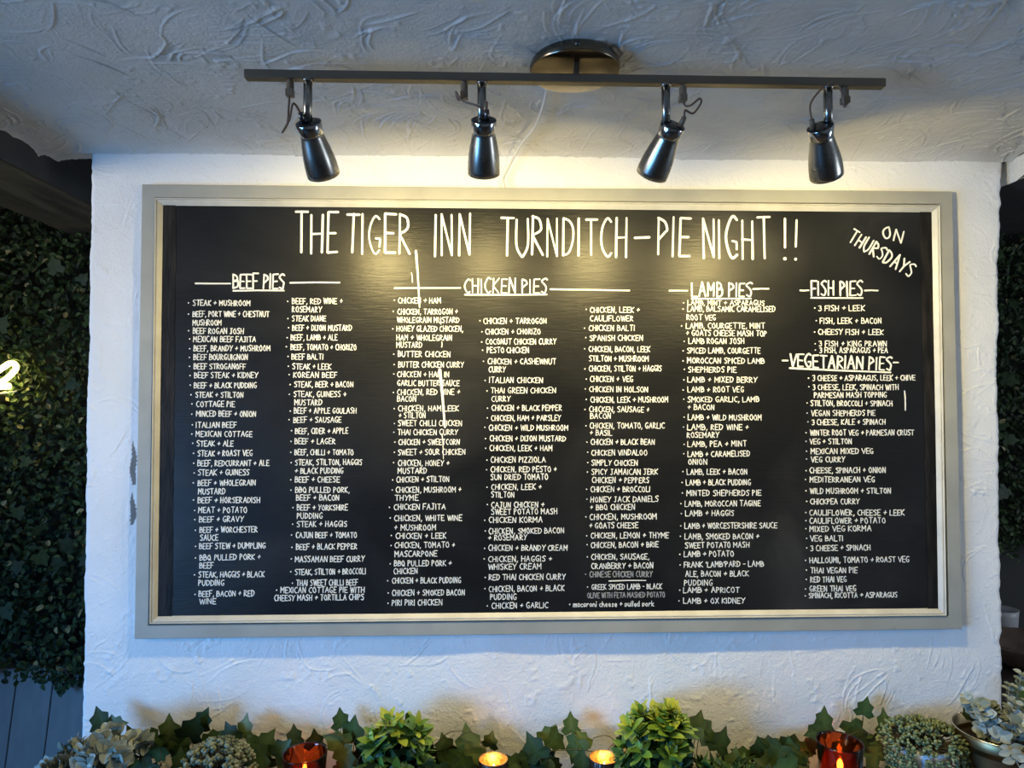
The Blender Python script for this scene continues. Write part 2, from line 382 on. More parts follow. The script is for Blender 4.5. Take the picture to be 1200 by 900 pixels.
k = MB(); k.box(FX+.030, FX+1.670, -.0120, -.003, FZ+.032, FZ+.8945); k.build('board_panel', BOARD, sign)
for a, b_ in ((.041, .067), (1.632, 1.656)):
    k = MB(); rng = random.Random(int(a*1000)); n = 60; vs = []; fs = []
    for i in range(n+1):
        zz = FZ+.040+.846*i/n
        inn = rng.uniform(-.0012, .0012)
        xa, xb = (FX+a, FX+b_+inn+.004*(1-i/n)) if a < .5 else (FX+a+inn, FX+b_)
        vs += [(xa, -.0120, zz), (xa, -.0127, zz), (xb, -.0127, zz), (xb, -.0120, zz)]
    for i in range(n):
        for j in range(3): fs.append((i*4+j, i*4+4+j, i*4+5+j, i*4+j+1))
    k.add(vs, fs); k.build('edge_strip', STRIP, sign)

# --- hand lettering: every glyph is a set of brush strokes on a 10-unit grid ('~' = curved, '@' = dot)
G = {
'A': (6, '00 3a 60;14 54'), 'B': (5, '00 0a;~0a 39 47 35 05;~05 46 53 41 00'), 'C': (5, '~59 3a 18 05 12 30 51'),
'D': (5.5, '00 0a;~0a 39 57 54 31 00'), 'E': (4.6, '5a 0a 00 50;05 45'), 'F': (4.6, '5a 0a 00;05 45'), 'G': (5.4, '~59 3a 18 05 12 30 51;52 54 34'),
'H': (5.4, '00 0a;50 5a;05 55'), 'I': (.8, '00 0a'), 'J': (5, '1a 5a;~3a 35 32 20 01'), 'K': (5, '00 0a;5a 05 50'), 'L': (4.6, '0a 00 50'),
'M': (6.6, '00 0a 34 6a 60'), 'N': (5.6, '00 0a 50 5a'), 'O': (5.6, '~3a 18 05 12 30 52 55 48 3a'), 'P': (4.6, '00 0a;~0a 39 47 36 04'),
'Q': (6, '~3a 18 05 12 30 52 55 48 3a;32 60'), 'R': (5, '00 0a;~0a 39 47 36 05;05 50'), 'S': (4.8, '~59 3a 08 26 44 42 30 01'), 'T': (5.6, '0a 6a;3a 30'),
'U': (5.4, '~0a 03 20 30 53 5a'), 'V': (5.6, '0a 30 6a'), 'W': (7.4, '0a 20 49 60 8a'), 'X': (5.2, '00 5a;0a 50'), 'Y': (5.4, '0a 35 6a;35 20'), 'Z': (5, '0a 5a 00 50'),
'+': (5, '05 55;38 22'), ',': (1.4, '11 0z'), '.': (1, '@00'), '-': (4, '05 45'), "'": (1, '1a 07'), '3': (4.6, '~09 3a 48 25;~25 46 42 20 01'), '!': (2, '1a 13;@10'),
'a': (4.5, '~46 16 03 10 43;46 40'), 'c': (4, '~45 26 03 20 41'), 'r': (4, '06 00;~03 26 45'), 'o': (4.5, '~26 03 20 43 26'), 'n': (4.5, '06 00;~04 26 43 40'),
'i': (1, '06 00;@09'), 'h': (4.5, '0a 00;~03 26 43 40'), 'e': (4.5, '~03 43 26 03 20 41'), 's': (4, '~45 26 14 32 20 01'), 'p': (4.5, '06 00;~05 36 43 10 02'),
'u': (4.5, '~06 02 20 42;46 40'), 'l': (1, '0a 00'), 'd': (4.5, '~45 16 03 10 42;4a 40'), 'k': (4.5, '0a 00;46 03 40'), 'm': (6.5, '06 00;~04 26 33 30;~33 56 65 60')}
def parse(st):
    out = []
    for s in st.split(';'):
        kind = s[0] if s[0] in '~@' else ''
        pts = [(int(p[0]), {'a': 10, 'z': -2}.get(p[1]) if p[1] in 'az' else int(p[1])) for p in s.strip('~@').split()]
        out.append((kind, pts))
    return out
GL = {c: (w, parse(s)) for c, (w, s) in G.items()}
ZB = -.0119
def brush(k, pts, w0, w1=None):
    # a sharp turn starts a new stroke
    for i in range(1, len(pts)-1):
        a = Vector(pts[i])-Vector(pts[i-1]); b = Vector(pts[i+1])-Vector(pts[i])
        if a.length > 1e-6 and b.length > 1e-6 and a.angle(b) > .9:
            brush1(k, pts[:i+1], w0, w1); brush(k, pts[i:], w0, w1); return
    brush1(k, pts, w0, w1)
ZR = random.Random(1)
def brush1(k, pts, w0, w1=None):
    """painted stroke through board-mm points, round ended, raised off the panel"""
    w1 = w1 or w0; n = len(pts); ZF = -.01245-ZR.random()*.0004
    if n == 1 or (n == 2 and math.dist(pts[0], pts[1]) < .05):
        x, z = pts[0]; r = w0/2; ring = [(x+r*math.cos(a*math.pi/4), z+r*math.sin(a*math.pi/4)) for a in range(8)]
    else:
        L = []; R = []; last = None
        for i, p in enumerate(pts):
            a = pts[max(i-1, 0)]; b = pts[min(i+1, n-1)]
            d0 = Vector((p[0]-a[0], p[1]-a[1])); d1 = Vector((b[0]-p[0], b[1]-p[1]))
            if d0.length < 1e-6: d0 = d1
            if d1.length < 1e-6: d1 = d0
            t = (d0.normalized()+d1.normalized())
            if t.length < .25: t = d1.normalized()*.25
            m = min(2.0, 2/max(t.length, .2)); t.normalize(); w = (w0+(w1-w0)*i/(n-1))/2*min(m, 1.5)
            L.append((p[0]-t.y*w, p[1]+t.x*w)); R.append((p[0]+t.y*w, p[1]-t.x*w))
        def cap(p, q, w):
            d = Vector((p[0]-q[0], p[1]-q[1])); d.normalize(); return (p[0]+d.x*w*.45, p[1]+d.y*w*.45)
        ring = None
        c0 = cap(pts[0], pts[1], w0); c1 = cap(pts[-1], pts[-2], w1)
        vs = [c0]; 
        for l, r in zip(L, R): vs += [l, r]
        vs.append(c1)
        top = [(FX+x/1000, ZF, FZ+z/1000) for x, z in vs]
        m = len(vs); fs = [(0, 2, 1)]
        for i in range(n-1): fs.append((1+2*i, 2+2*i, 4+2*i, 3+2*i))
        fs.append((m-1, m-3, m-2))
        edge = [0]+[1+2*i for i in range(n)]+[m-1]+[2+2*i for i in range(n-1, -1, -1)]
        bot = [(p[0], ZB, p[2]) for p in top]
        for i in range(len(edge)):
            a, b = edge[i], edge[(i+1) % len(edge)]; fs.append((a, b, b+m, a+m))
        k.add(top+bot, fs); return
    m = len(ring); top = [(FX+x/1000, ZF, FZ+z/1000) for x, z in ring]; bot = [(p[0], ZB, p[2]) for p in top]
    k.add(top+bot, [tuple(range(m))]+[(i, i+m, (i+1) % m+m, (i+1) % m) for i in range(m)])
def write(k, text, x, z, width, h, sw, ang=0, rng=random, space=3.9, gap=2.1):
    adv = []; cx = 0
    for c in text:
        if c == ' ': cx += space; continue
        adv.append((c, cx)); cx += GL[c][0]+gap
    tot = cx-gap; sx = width/tot; sy = h/10; ca, sa = math.cos(math.radians(ang)), math.sin(math.radians(ang))
    for c, ox in adv:
        j = [rng.uniform(-1, 1) for _ in range(6)]
        hs = 1+.06*j[0]; dy = .3*j[1]; slant = .035*j[2]+.02; wsx = 1+.07*j[3]
        for kind, pts in GL[c][1]:
            q = []
            for (px, py) in pts:
                px += rng.uniform(-.22, .22); py += rng.uniform(-.2, .2)
                X = (ox+px*wsx+py*slant)*sx; Z = (py*hs+dy)*sy; q.append((x+X*ca-Z*sa, z+X*sa+Z*ca))
            if kind == '~': q = [(p.x, p.y) for p in spline([Vector((a, b, 0)) for a, b in q], 4 if h > 20 else 3)]
            w = sw*rng.uniform(.88, 1.12)
            brush(k, q if kind != '@' else q[:1], w*(1.5 if kind == '@' else 1), w*rng.uniform(.8, 1.05))
MENU = [
    ('beef', '''*STEAK + MUSHROOM|104,680,116
*BEEF, PORT WINE + CHESTNUT|104,657,155
MUSHROOM|104,639,58
*BEEF ROGAN JOSH|105,622,102
*MEXICAN BEEF FAJITA|106,605,126
*BEEF, BRANDY + MUSHROOM|107,586,155
*BEEF BOURGUIGNON|107,568,109
*BEEF STROGANOFF|108,549,104
*BEEF STEAK + KIDNEY|109,531,128
*BEEF + BLACK PUDDING|109,510,126
*STEAK + STILTON|112,491,96
*COTTAGE PIE|114,472,77
*MINCED BEEF + ONION|114,452,120
*ITALIAN BEEF|114,429,81
*MEXICAN COTTAGE|114,411,113
*STEAK + ALE|116,391,73
*STEAK + ROAST VEG|118,371,110
*BEEF, REDCURRANT + ALE|118,351,144
*STEAK + GUINESS|119,332,103
*BEEF + WHOLEGRAIN|119,311,116
MUSTARD|120,294,54
*BEEF + HORSERADISH|120,276,124
*MEAT + POTATO|121,256,97
*BEEF + GRAVY|123,237,88
*BEEF + WORCHESTER|124,216,116
SAUCE|125,200,36
*BEEF STEW + DUMPLING|124,183,132
*BBQ PULLED PORK +|125,160,122
BEEF|125,144,27
*STEAK, HAGGIS + BLACK|123,126,132
PUDDING|123,109,51
*BEEF, BACON + RED|124,87,111
WINE|126,72,32'''),
    ('beef', '''*BEEF, RED WINE +|306,684,103
ROSEMARY|306,667,60
*STEAK DIANE|306,648,69
*BEEF + DIJON MUSTARD|307,629,121
*BEEF, LAMB + ALE|304,609,95
*BEEF, TOMATO + CHORIZO|304,589,134
*BEEF BALTI|306,569,64
*STEAK + LEEK|308,549,78
*KOREAN BEEF|310,532,89
*STEAK, BEER + BACON|312,512,120
*STEAK, GUINESS +|311,492,107
MUSTARD|313,475,55
*BEEF + APPLE GOULASH|312,458,127
*BEEF + SAUSAGE|311,439,97
*BEEF, CIDER + APPLE|315,416,107
*BEEF + LAGER|314,395,82
*BEEF, CHILLI + TOMATO|314,373,119
*STEAK, STILTON, HAGGIS|315,352,136
+ BLACK PUDDING|315,335,98
*BEEF + CHEESE|315,317,90
*BBQ PULLED PORK,|316,296,110
BEEF + BACON|318,280,87
*BEEF + YORKSHIRE|320,260,102
PUDDING|320,243,51
*STEAK + HAGGIS|320,226,101
*CAJUN BEEF + TOMATO|318,204,123
*BEEF + BLACK PEPPER|319,180,123
*MASSAMAN BEEF CURRY|317,155,140
*STEAK, STILTON + BROCCOLI|317,129,143
*THAI SWEET CHILLI BEEF|320,107,124
*MEXICAN COTTAGE PIE WITH|288,93,169
CHEESY MASH + TORTILLA CHIPS|276,77,180'''),
    ('chicken', '''*CHICKEN + HAM|524,686,88
*CHICKEN, TARROGON +|523,663,124
WHOLEGRAIN MUSTARD|522,646,128
*HONEY GLAZED CHICKEN,|521,628,137
HAM + WHOLEGRAIN|521,609,114
MUSTARD|521,594,52
*BUTTER CHICKEN|524,575,108
*BUTTER CHICKEN CURRY|525,553,134
*CHICKEN + HAM IN|523,533,106
GARLIC BUTTER SAUCE|523,515,127
*CHICKEN, RED WINE +|523,496,129
BACON|523,482,38
*CHICKEN, HAM LEEK|525,462,124
+ STILTON|526,448,55
*SWEET CHILLI CHICKEN|525,432,131
*THAI CHICKEN CURRY|524,413,123
*CHICKEN + SWEETCORN|526,393,125
*SWEET + SOUR CHICKEN|525,372,138
*CHICKEN, HONEY +|525,350,105
MUSTARD|525,334,59
*CHICKEN + STILTON|522,316,108
*CHICKEN, MUSHROOM +|521,295,134
THYME|519,279,47
*CHICKEN FAJITA|517,260,105
*CHICKEN, WHITE WINE|518,237,138
+ MUSHROOM|518,218,85
*CHICKEN + LEEK|521,201,103
*CHICKEN, TOMATO +|519,182,123
MASCARPONE|519,164,86
*BBQ PULLED PORK +|518,145,117
CHICKEN|517,129,49
*CHICKEN + BLACK PUDDING|514,110,140
*CHICKEN + SMOKED BACON|514,85,148
*PIRI PIRI CHICKEN|514,65,102'''),
    ('chicken', '''*CHICKEN + TARROGON|701,644,131
*CHICKEN + CHORIZO|705,622,114
*COCONUT CHICKEN CURRY|706,601,146
*PESTO CHICKEN|708,583,87
*CHICKEN + CASHEWNUT|710,560,141
CURRY|712,543,34
*ITALIAN CHICKEN|713,521,111
*THAI GREEN CHICKEN|716,499,135
CURRY|718,482,38
*CHICKEN + BLACK PEPPER|718,463,145
*CHICKEN, HAM + PARSLEY|717,442,144
*CHICKEN + WILD MUSHROOM|712,422,164
*CHICKEN + DIJON MUSTARD|714,400,157
*CHICKEN, LEEK + HAM|714,380,129
*CHICKEN PIZZIOLA|716,356,113
*CHICKEN, RED PESTO +|716,336,136
SUN DRIED TOMATO|716,320,118
*CHICKEN, LEEK +|717,300,104
STILTON|717,284,47
*CAJUN CHICKEN +|717,263,109
SWEET POTATO MASH|717,249,136
*CHICKEN KORMA|712,232,110
*CHICKEN, SMOKED BACON|712,209,155
+ ROSEMARY|711,196,79
*CHICKEN + BRANDY CREAM|711,175,163
*CHICKEN, HAGGIS +|711,152,131
WHISKEY CREAM|711,136,109
*RED THAI CHICKEN CURRY|712,115,157
*CHICKEN, BACON + BLACK|712,91,155
PUDDING|715,75,53
*CHICKEN + GARLIC|718,57,115'''),
    ('chicken', '''*CHICKEN, LEEK +|924,668,104
CAULIFLOWER|924,650,90
*CHICKEN BALTI|921,630,96
*SPANISH CHICKEN|923,609,111
*CHICKEN, BACON, LEEK|921,586,128
STILTON + MUSHROOM|921,566,125
*CHICKEN, STILTON + HAGGIS|921,545,152
*CHICKEN + VEG|923,523,90
*CHICKEN IN HOLSON|921,502,123
*CHICKEN, LEEK + MUSHROOM|924,480,163
*CHICKEN, SAUSAGE +|921,460,126
BACON|923,446,43
*CHICKEN, TOMATO, GARLIC|922,426,156
+ BASIL|922,411,46
*CHICKEN + BLACK BEAN|924,392,133
*CHICKEN VINDALOO|925,370,116
*SIMPLY CHICKEN|925,349,96
*SPICY JAMAICAN JERK|925,330,138
CHICKEN + PEPPERS|926,313,119
*CHICKEN + BROCCOLI|923,294,124
*HONEY JACK DANIELS|923,273,141
+ BBQ CHICKEN|922,257,93
*CHICKEN, MUSHROOM|921,237,139
+ GOATS CHEESE|920,219,101
*CHICKEN, LEMON + THYME|923,199,162
*CHICKEN, BACON + BRIE|923,179,140
*CHICKEN, SAUSAGE,|924,155,120
CRANBERRY + BACON|924,136,128
~*CHINESE CHICKEN CURRY|920,119,130
_|960,105,77
*GREEK SPICED LAMB - BLACK|924,93,146
~OLIVE WITH FETA MASHED POTATO|915,76,161
*macaroni cheese + pulled pork|886,58,167'''),
    ('lamb', '''*LAMB, MINT + ASPARAGUS|1130,684,163
*LAMB, BALSAMIC CARAMELISED|1129,671,187
ROOT VEG|1128,653,61
*LAMB, COURGETTE, MINT|1126,635,167
+ GOATS CHEESE MASH TOP|1126,620,171
*LAMB ROGAN JOSH|1131,603,118
*SPICED LAMB, COURGETTE|1128,583,155
*MOROCCAN SPICED LAMB|1128,562,163
*SHEPHERDS PIE|1130,543,101
*LAMB + MIXED BERRY|1128,522,147
*LAMB + ROOT VEG|1128,501,119
*SMOKED GARLIC, LAMB|1128,480,151
+ BACON|1128,464,56
*LAMB + WILD MUSHROOM|1128,443,156
*LAMB, RED WINE +|1127,422,129
ROSEMARY|1126,406,67
*LAMB, PEA + MINT|1127,387,124
*LAMB + CARAMELISED|1127,366,131
ONION|1128,350,39
*LAMB, LEEK + BACON|1125,329,127
*LAMB + BLACK PUDDING|1123,307,136
*MINTED SHEPHERDS PIE|1124,285,156
*LAMB, MOROCCAN TAGINE|1120,263,159
*LAMB + HAGGIS|1121,243,102
*LAMB + WORCESTERSHIRE SAUCE|1119,217,194
*LAMB, SMOKED BACON +|1119,195,156
SWEET POTATO MASH|1120,177,134
*LAMB + POTATO|1117,159,104
*FRANK 'LAMB'PARD - LAMB|1117,137,167
ALE, BACON + BLACK|1120,118,132
PUDDING|1117,100,59
*LAMB + APRICOT|1115,85,117
*LAMB + OX KIDNEY|1115,63,128'''),
    ('fish', '''*3 FISH + LEEK|1409,673,99
*FISH, LEEK + BACON|1412,646,132
*CHEESY FISH + LEEK|1408,623,140
*3 FISH + KING PRAWN|1409,598,145
*3 FISH, ASPARAGUS + PEA|1410,584,146'''),
    ('vegetarian', '''*3 CHEESE + ASPARAGUS, LEEK + CHIVE|1394,525,220
*3 CHEESE, LEEK, SPINACH WITH|1394,506,184
PARMESAN MASH TOPPING|1397,489,155
*STILTON, BROCCOLI + SPINACH|1389,472,175
*VEGAN SHEPHERDS PIE|1390,451,137
*3 CHEESE, KALE + SPINACH|1391,432,157
*WINTER ROOT VEG + PARMESAN CRUST|1387,410,222
*VEG + STILTON|1386,392,89
*MEXICAN MIXED VEG|1388,371,133
*VEG CURRY|1388,354,72
*CHEESE, SPINACH + ONION|1385,331,162
*MEDITERRANEAN VEG|1385,312,138
*WILD MUSHROOM + STILTON|1385,288,172
*CHICKPEA CURRY|1385,266,104
*CAULIFLOWER, CHEESE + LEEK|1383,243,202
*CAULIFLOWER + POTATO|1383,226,161
*MIXED VEG KORMA|1383,209,130
*VEG BALTI|1384,189,69
*3 CHEESE + SPINACH|1384,169,127
*HALLOUMI, TOMATO + ROAST VEG|1382,144,211
*THAI VEGAN PIE|1383,123,99
*RED THAI VEG|1383,104,76
*GREEN THAI VEG|1381,85,98
*SPINACH, RICOTTA + ASPARAGUS|1379,71,187'''),
]

WORDS = [
    ('title','THE',311,785,86,83,0),
    ('title','TIGER',415,785,132,83,0),
    ('title','INN',599,782,76,83,0),
    ('title','TURNDITCH',737,782,264,78,0),
    ('title','-',1017,780,31,78,0),
    ('title','PIE',1068,782,67,83,0),
    ('title','NIGHT',1164,779,142,85,0),
    ('title','!!',1333,778,35,85,0),
    ('beef','BEEF PIES',185,710,104,30,0),
    ('chicken','CHICKEN PIES',661,703,172,30,0),
    ('lamb','LAMB PIES',1139,697,127,30,0),
    ('fish','FISH PIES',1394,700,110,31,0),
    ('vegetarian','VEGETARIAN PIES',1345,550,219,27,-2.3),
    ('note','ON',1548,826,46,26,-16.9),
    ('note','THURSDAYS',1474,817,154,30,-30.3)]

RULES = [
    ('beef',185,705,289,706,3.5),
    ('beef',108,720,180,720,3.5),
    ('beef',301,722,403,723,3.5),
    ('chicken',662,699,833,700,3.9),
    ('chicken',516,712,653,713,3.5),
    ('chicken',840,711,1007,709,3.5),
    ('lamb',1138,692,1265,693,3.5),
    ('lamb',1091,709,1130,709,3.5),
    ('lamb',1269,713,1303,714,3.5),
    ('fish',1393,695,1505,695,3.5),
    ('fish',1370,711,1389,711,3.5),
    ('fish',1509,711,1538,711,3.5),
    ('vegetarian',1345,546,1562,537,3.9),
    ('vegetarian',1330,562,1342,562,3.5),
    ('vegetarian',1568,558,1579,558,3.5)]
DRIPS = [(560,790,568,672,5.3,2.8), (610,543,621,423,6.4,4.2), (1591,498,1592,457,2.8,2.8), (611,648,612,637,1.8,1.8), (614,600,614,589,1.8,1.8), (615,410,618,358,2.1,1.4), (551,744,553,724,1.8,1.8)]

LR = random.Random(77)
for n, t, x, z, w, h, a in WORDS:
    k = MB()
    if n == 'title': write(k, t, x, z, w, h, 4.7 if t != '-' else 5.4, a, LR, gap=2.3); k.build('title_lettering', CHALK, sign)
k = MB()
for n, t, x, z, w, h, a in WORDS:
    if n == 'note': write(k, t, x, z, w, h, 3.6, a, LR)
k.build('day_note_lettering', CHALK, sign)
for sec in ('beef', 'chicken', 'lamb', 'fish', 'vegetarian'):
    k = MB()
    for n, t, x, z, w, h, a in WORDS:
        if n == sec: write(k, t, x, z, w, h, 3.5 if sec != 'chicken' else 3.1, a, LR)
    for n, x0, z0, x1, z1, w in RULES:
        if n == sec: brush(k, [(x0, z0), ((x0+x1)/2, (z0+z1)/2+LR.uniform(-.8, .8)), (x1, z1)], w, w*.85)
    k.build('heading_lettering', CHALK, sign)['label'] = 'white hand-painted heading of the %s pies' % sec
for sec, body in MENU:
    k = MB()
    for ln in body.split('\n'):
        t, p = ln.rsplit('|', 1); x, z, w = [float(q) for q in p.split(',')]; kk = k
        if t[0] == '~': t = t[1:]; kk = MB()
        h = 11.3 if not t.endswith('ASPARAGUS') else 10.3; sw = 1.68
        if t.startswith(('*GREEK', 'OLIVE', '*mac')): h = 10.5; sw = 1.5
        if t == '_': brush(k, [(x, z), (x+w/2, z+1), (x+w, z+.5)], 2.4, 1.8); continue
        if t[0] == '*': t = t[1:]; brush(kk, [(x-8.5+LR.uniform(-1, 1), z+LR.uniform(-1, 1))], 2.9)
        write(kk, t, x, z-h/2, w, h, sw, LR.uniform(-.35, .35), LR)
        if kk is not k: kk.build('menu_list_faded', FADED, sign)['label'] = 'faded grey menu line low on the board'
    o = k.build('menu_list', CHALK, sign); o['label'] = 'column of white hand-lettered %s pie names' % sec
for x0, z0, x1, z1, w0, w1 in DRIPS:
    k = MB(); brush(k, [(x0, z0), (x0*.6+x1*.4+.8, z0*.6+z1*.4), (x1, z1)], w0, w1); k.build('paint_mark', CHALK, sign)

# ------------------------------------------------------------------ track light on the ceiling
TL = thing('track_light', (-.015, -.41, 2.0), 'dark metal ceiling track light with four spot heads above the menu board', 'ceiling light')
k = MB(); k.box(-.502, .472, -.4175, -.4025, 2.0062, 2.0190); bevel(k.build('bar', BARM, TL), .0012)
k = MB(); cm = Matrix.Translation((-.003, -.381, 0))
k.lathe([(.066, 2.056), (.0690, 2.052), (.0705, 2.047), (.0705, 2.0405), (.0695, 2.0385), (.0680, 2.0380), (.0, 2.0378)][::-1], 64, cm, False)
can = k.build('canopy', CANOPYM, TL, True); can.modifiers.new('edge', 'EDGE_SPLIT').split_angle = math.radians(35)
k = MB(); k.lathe([(.0, -.003), (.0032, -.003), (.0036, 0), (.003, .004), (0, .004)], 10, Matrix.Translation((-.008, -.4520, 2.0455)) @ Matrix.Rotation(math.pi/2, 4, 'X'), False); k.build('screw', GUNCAP, can, True)
k = MB(); k.box(-.008, .000, -.4140, -.4060, 2.0185, 2.0385); k.build('bar_bracket', BARM, TL)
HEADS = [((-.4083, -.41, 1.9427), (.116, .69, -.71), -.4089, -.4356), ((-.1449, -.41, 1.9499), (-.006, .66, -.75), -.1481, -.1746),
         ((.1440, -.41, 1.9455), (-.239, .69, -.685), .1327, .1591), ((.3713, -.41, 1.9455), (.40, .58, -.71), .3843, .4111)
]

GLAND = [(-.004, .006), (.011, .0), (.006, .004), (-.006, .004)]
WIRES = [lambda t, g: [t, t+Vector((0, -.004, -.02)), t+Vector((-.001, -.006, -.045)), t+Vector((-.006, -.014, -.062)), t+Vector((.006, -.02, -.045)), g+Vector((-.008, -.008, .010)), g],
         lambda t, g: [t, t+Vector((-.008, -.006, -.006)), t+Vector((-.012, -.010, .004)), t+Vector((-.002, -.012, -.010)), t+Vector((.02, -.018, -.02)), t+Vector((.032, -.016, -.026)), g+Vector((0, -.004, .01)), g],
         lambda t, g: [t, t+Vector((.002, -.004, -.010)), t+Vector((.010, -.007, -.010)), t+Vector((.022, -.009, -.001)), t+Vector((.024, -.010, -.008)), t+Vector((.012, -.010, -.024)), g+Vector((0, -.004, .008)), g],
         lambda t, g: [t, t+Vector((-.004, -.004, -.008)), t+Vector((-.010, -.010, .008)), t+Vector((-.022, -.014, .024)), t+Vector((-.040, -.014, .018)), g+Vector((-.004, -.006, .022)), g]]
for i, (cp, d, sx, tx) in enumerate(HEADS):
    cp = Vector(cp); d = Vector(d).normalized()
    zc_ = cp.z-(sx-cp.x)*d.x/d.z; k = MB(); k.tube([(sx, -.41, 2.008), (sx, -.41, 1.975), (sx, -.41, zc_-.001)], .0066, 16); k.tube([(sx, -.41, 2.0065), (sx, -.41, 2.0035)], .0085, 14)
    k.build('stem', GUN, TL, True)
    mt = Matrix.Translation(cp) @ d.to_track_quat('Z', 'Y').to_matrix().to_4x4()
    k = MB(); k.lathe([(.0178, .0175), (.0174, .0185), (.0180, .023), (.0200, .033), (.0222, .044), (.0240, .055), (.0251, .066), (.0256, .076), (.0256, .0840), (.0248, .0844), (.0242, .076), (.0230, .055), (.019, .033), (.0155, .020)], 48, mt, False)
    hd = k.build('lamp_head', GUN, TL, True, off=None)
    k = MB(); k.lathe([(.0190, .0005), (.0195, .0012), (.0180, .0178), (.0174, .0188)], 40, mt, False); k.build('collar', CHROME, hd, True)
    k = MB(); k.lathe([(0, .0), (.0175, .0), (.0192, .0006), (.0192, .004), (0, .004)], 40, mt, False); cap = k.build('end_cap', GUNCAP, hd, True)
    k = MB()
    for q in range(8):
        a = q*math.pi/4+.2; k.lathe([(0, -.0006), (.0014, -.0006), (.0014, .0004)], 8, mt @ Matrix.Translation((.0132*math.cos(a), .0132*math.sin(a), 0)), False)
    k.build('vent_hole', BLACK, hd)
    # cable gland standing on the cap: choose the side of the cap away from the stem, facing the room
    side = Vector((1, 0, 0)) if cp.x >= sx-.001 else Vector((-1, 0, 0))
    if i == 0: side = Vector((-.5, 0, 0))
    up_ = Vector((0, -.6, .8)); up_ = (up_-d*up_.dot(d)).normalized()
    sd = (side-d*side.dot(d)); g0 = cp+sd*.0075-up_*.004
    if i == 1: g0 = cp+sd*.004-up_*.006
    gt = g0-d*.016
    k = MB(); k.tube([g0+d*.001, g0-d*.009, gt], lambda t: .0048-.0012*t, 12); k.build('cable_gland', TERM if i > 1 else GUNCAP, hd, True)
    tp = Vector((tx, -.41, 1.992))
    k = MB(); k.tube([(tx, -.41, 2.0075), (tx, -.41, 2.0035), (tx, -.41, 2.0030), tp+Vector((0, 0, -.002))], lambda t: .0042 if t < .4 else .0058, 12)
    k.box(tx-.0058, tx+.0058, -.4155, -.4045, 1.981, 1.9915); te = bevel(k.build('terminal', TERM, TL), .001)
    k = MB(); k.tube(WIRES[i](Vector((tx, -.412, 1.982)), gt), .0016, 7, 8); k.build('wire', WIRE, te, True)
    k = MB(); k.lathe([(0, .0780), (.012, .0775), (.020, .0765), (.0236, .075), (.0236, .073), (0, .073)], 32, mt, False); bu = k.build('bulb', BULB, hd, True)
    lg = bpy.data.lights.new('spot_light', 'AREA'); lg.shape = 'DISK'; lg.size = .044; lg.energy = LAMP_POWER[i]; lg.color = LAMP_COL
    lo = bpy.data.objects.new('spot_light', lg); COL.objects.link(lo); lo.parent = hd
    lo.matrix_world = Matrix.Translation(cp+d*.0790-wloc(hd)) @ d.to_track_quat('-Z', 'Y').to_matrix().to_4x4()
k = MB(); path = [(-.043, -.355, 2.048), (-.040, -.31, 2.0475), (-.043, -.22, 2.0465), (-.052, -.15, 2.045), (-.072, -.07, 2.046), (-.084, -.02, 2.040), (-.1035, -.010, 2.006), (-.1085, -.0105, 1.992), (-.1065, -.010, 1.982), (-.106, -.0095, 1.9755)]
k.tube(path, .0027, 8, 8); k.build('power_cable', CABLE, TL, True)

# ------------------------------------------------------------------ foliage
def place(k, pts, faces, c, tip, nrm, size):
    y = Vector(tip).normalized(); n = Vector(nrm); n = (n-y*n.dot(y)).normalized(); x = y.cross(n)
    k.add([c+x*(p[0]*size)+y*(p[1]*size)+n*(p[2]*size) for p in pts], faces)
def ivy(k, c, t, nn, size):
    n0 = len(k.t); place(k, *IVYL, c, t, nn, size)
    for i in (1, 2, 3): k.t[n0+i] = min(1, k.t[n0+i]+.22)           # paler midrib
    for i in (7, 9, 13, 15): k.t[n0+i] = max(0, k.t[n0+i]-.12)
def oval(w, curl=.15, fold=.08):
    P = []; rows = 5
    for i in range(rows+1):
        t = i/rows; hw = w*math.sin(math.pi*min(1, t*.94+.03))**.65*(1-.15*t); z = -curl*t*t
        P += [(-hw, t, z+fold*hw*2), (0, t, z), (hw, t, z+fold*hw*2)]
    F = []
    for i in range(rows):
        a = i*3; F += [(a, a+1, a+4, a+3), (a+1, a+2, a+5, a+4)]
    return P, F
OVAL = oval(.285); ROUND = oval(.47, .2, .15); NARROW = oval(.13, .25); TINY = oval(.36, .2, .2)
def ivy_leaf():
    half = [(.07, -.05), (.30, -.15), (.55, .08), (.36, .30), (.42, .58), (.18, .72)]
    mid = [(0, 0), (0, .22), (0, .52), (0, .78), (0, 1.05)]
    P = [(x, y, -.12*y*y) for x, y in mid]
    P += [(x, y, .22*x-.14*y*y-.35*x*x) for x, y in half]; P += [(-x, y, .22*x-.14*y*y-.35*x*x) for x, y in half]
    F = []
    for s, o in ((0, 5), (1, 11)):
        fs = [(0, o, o+1), (0, o+1, 1), (1, o+1, o+2), (1, o+2, o+3), (1, o+3, 2), (2, o+3, o+4), (2, o+4, 3), (3, o+4, o+5), (3, o+5, 4)]
        F += fs if not s else [f[::-1] for f in fs]
    return [(x, y-.42, z) for x, y, z in P], F
IVYL = ivy_leaf()
IVYM = leafmat('ivy_green', [(0, (.006, .018, .007)), (.5, (.030, .060, .013)), (.85, (.065, .11, .025)), (1, (.13, .17, .05))], .5)
HEDGEM = leafmat('hedge_green', [(0, (.006, .014, .005)), (.6, (.02, .045, .012)), (.93, (.05, .085, .022)), (1, (.28, .25, .12))], .6, .35)
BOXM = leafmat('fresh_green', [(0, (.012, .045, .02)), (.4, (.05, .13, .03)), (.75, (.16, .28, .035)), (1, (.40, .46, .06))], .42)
EUCM = leafmat('silver_green', [(0, (.13, .16, .12)), (.5, (.27, .30, .25)), (1, (.44, .48, .44))], .7, .25)
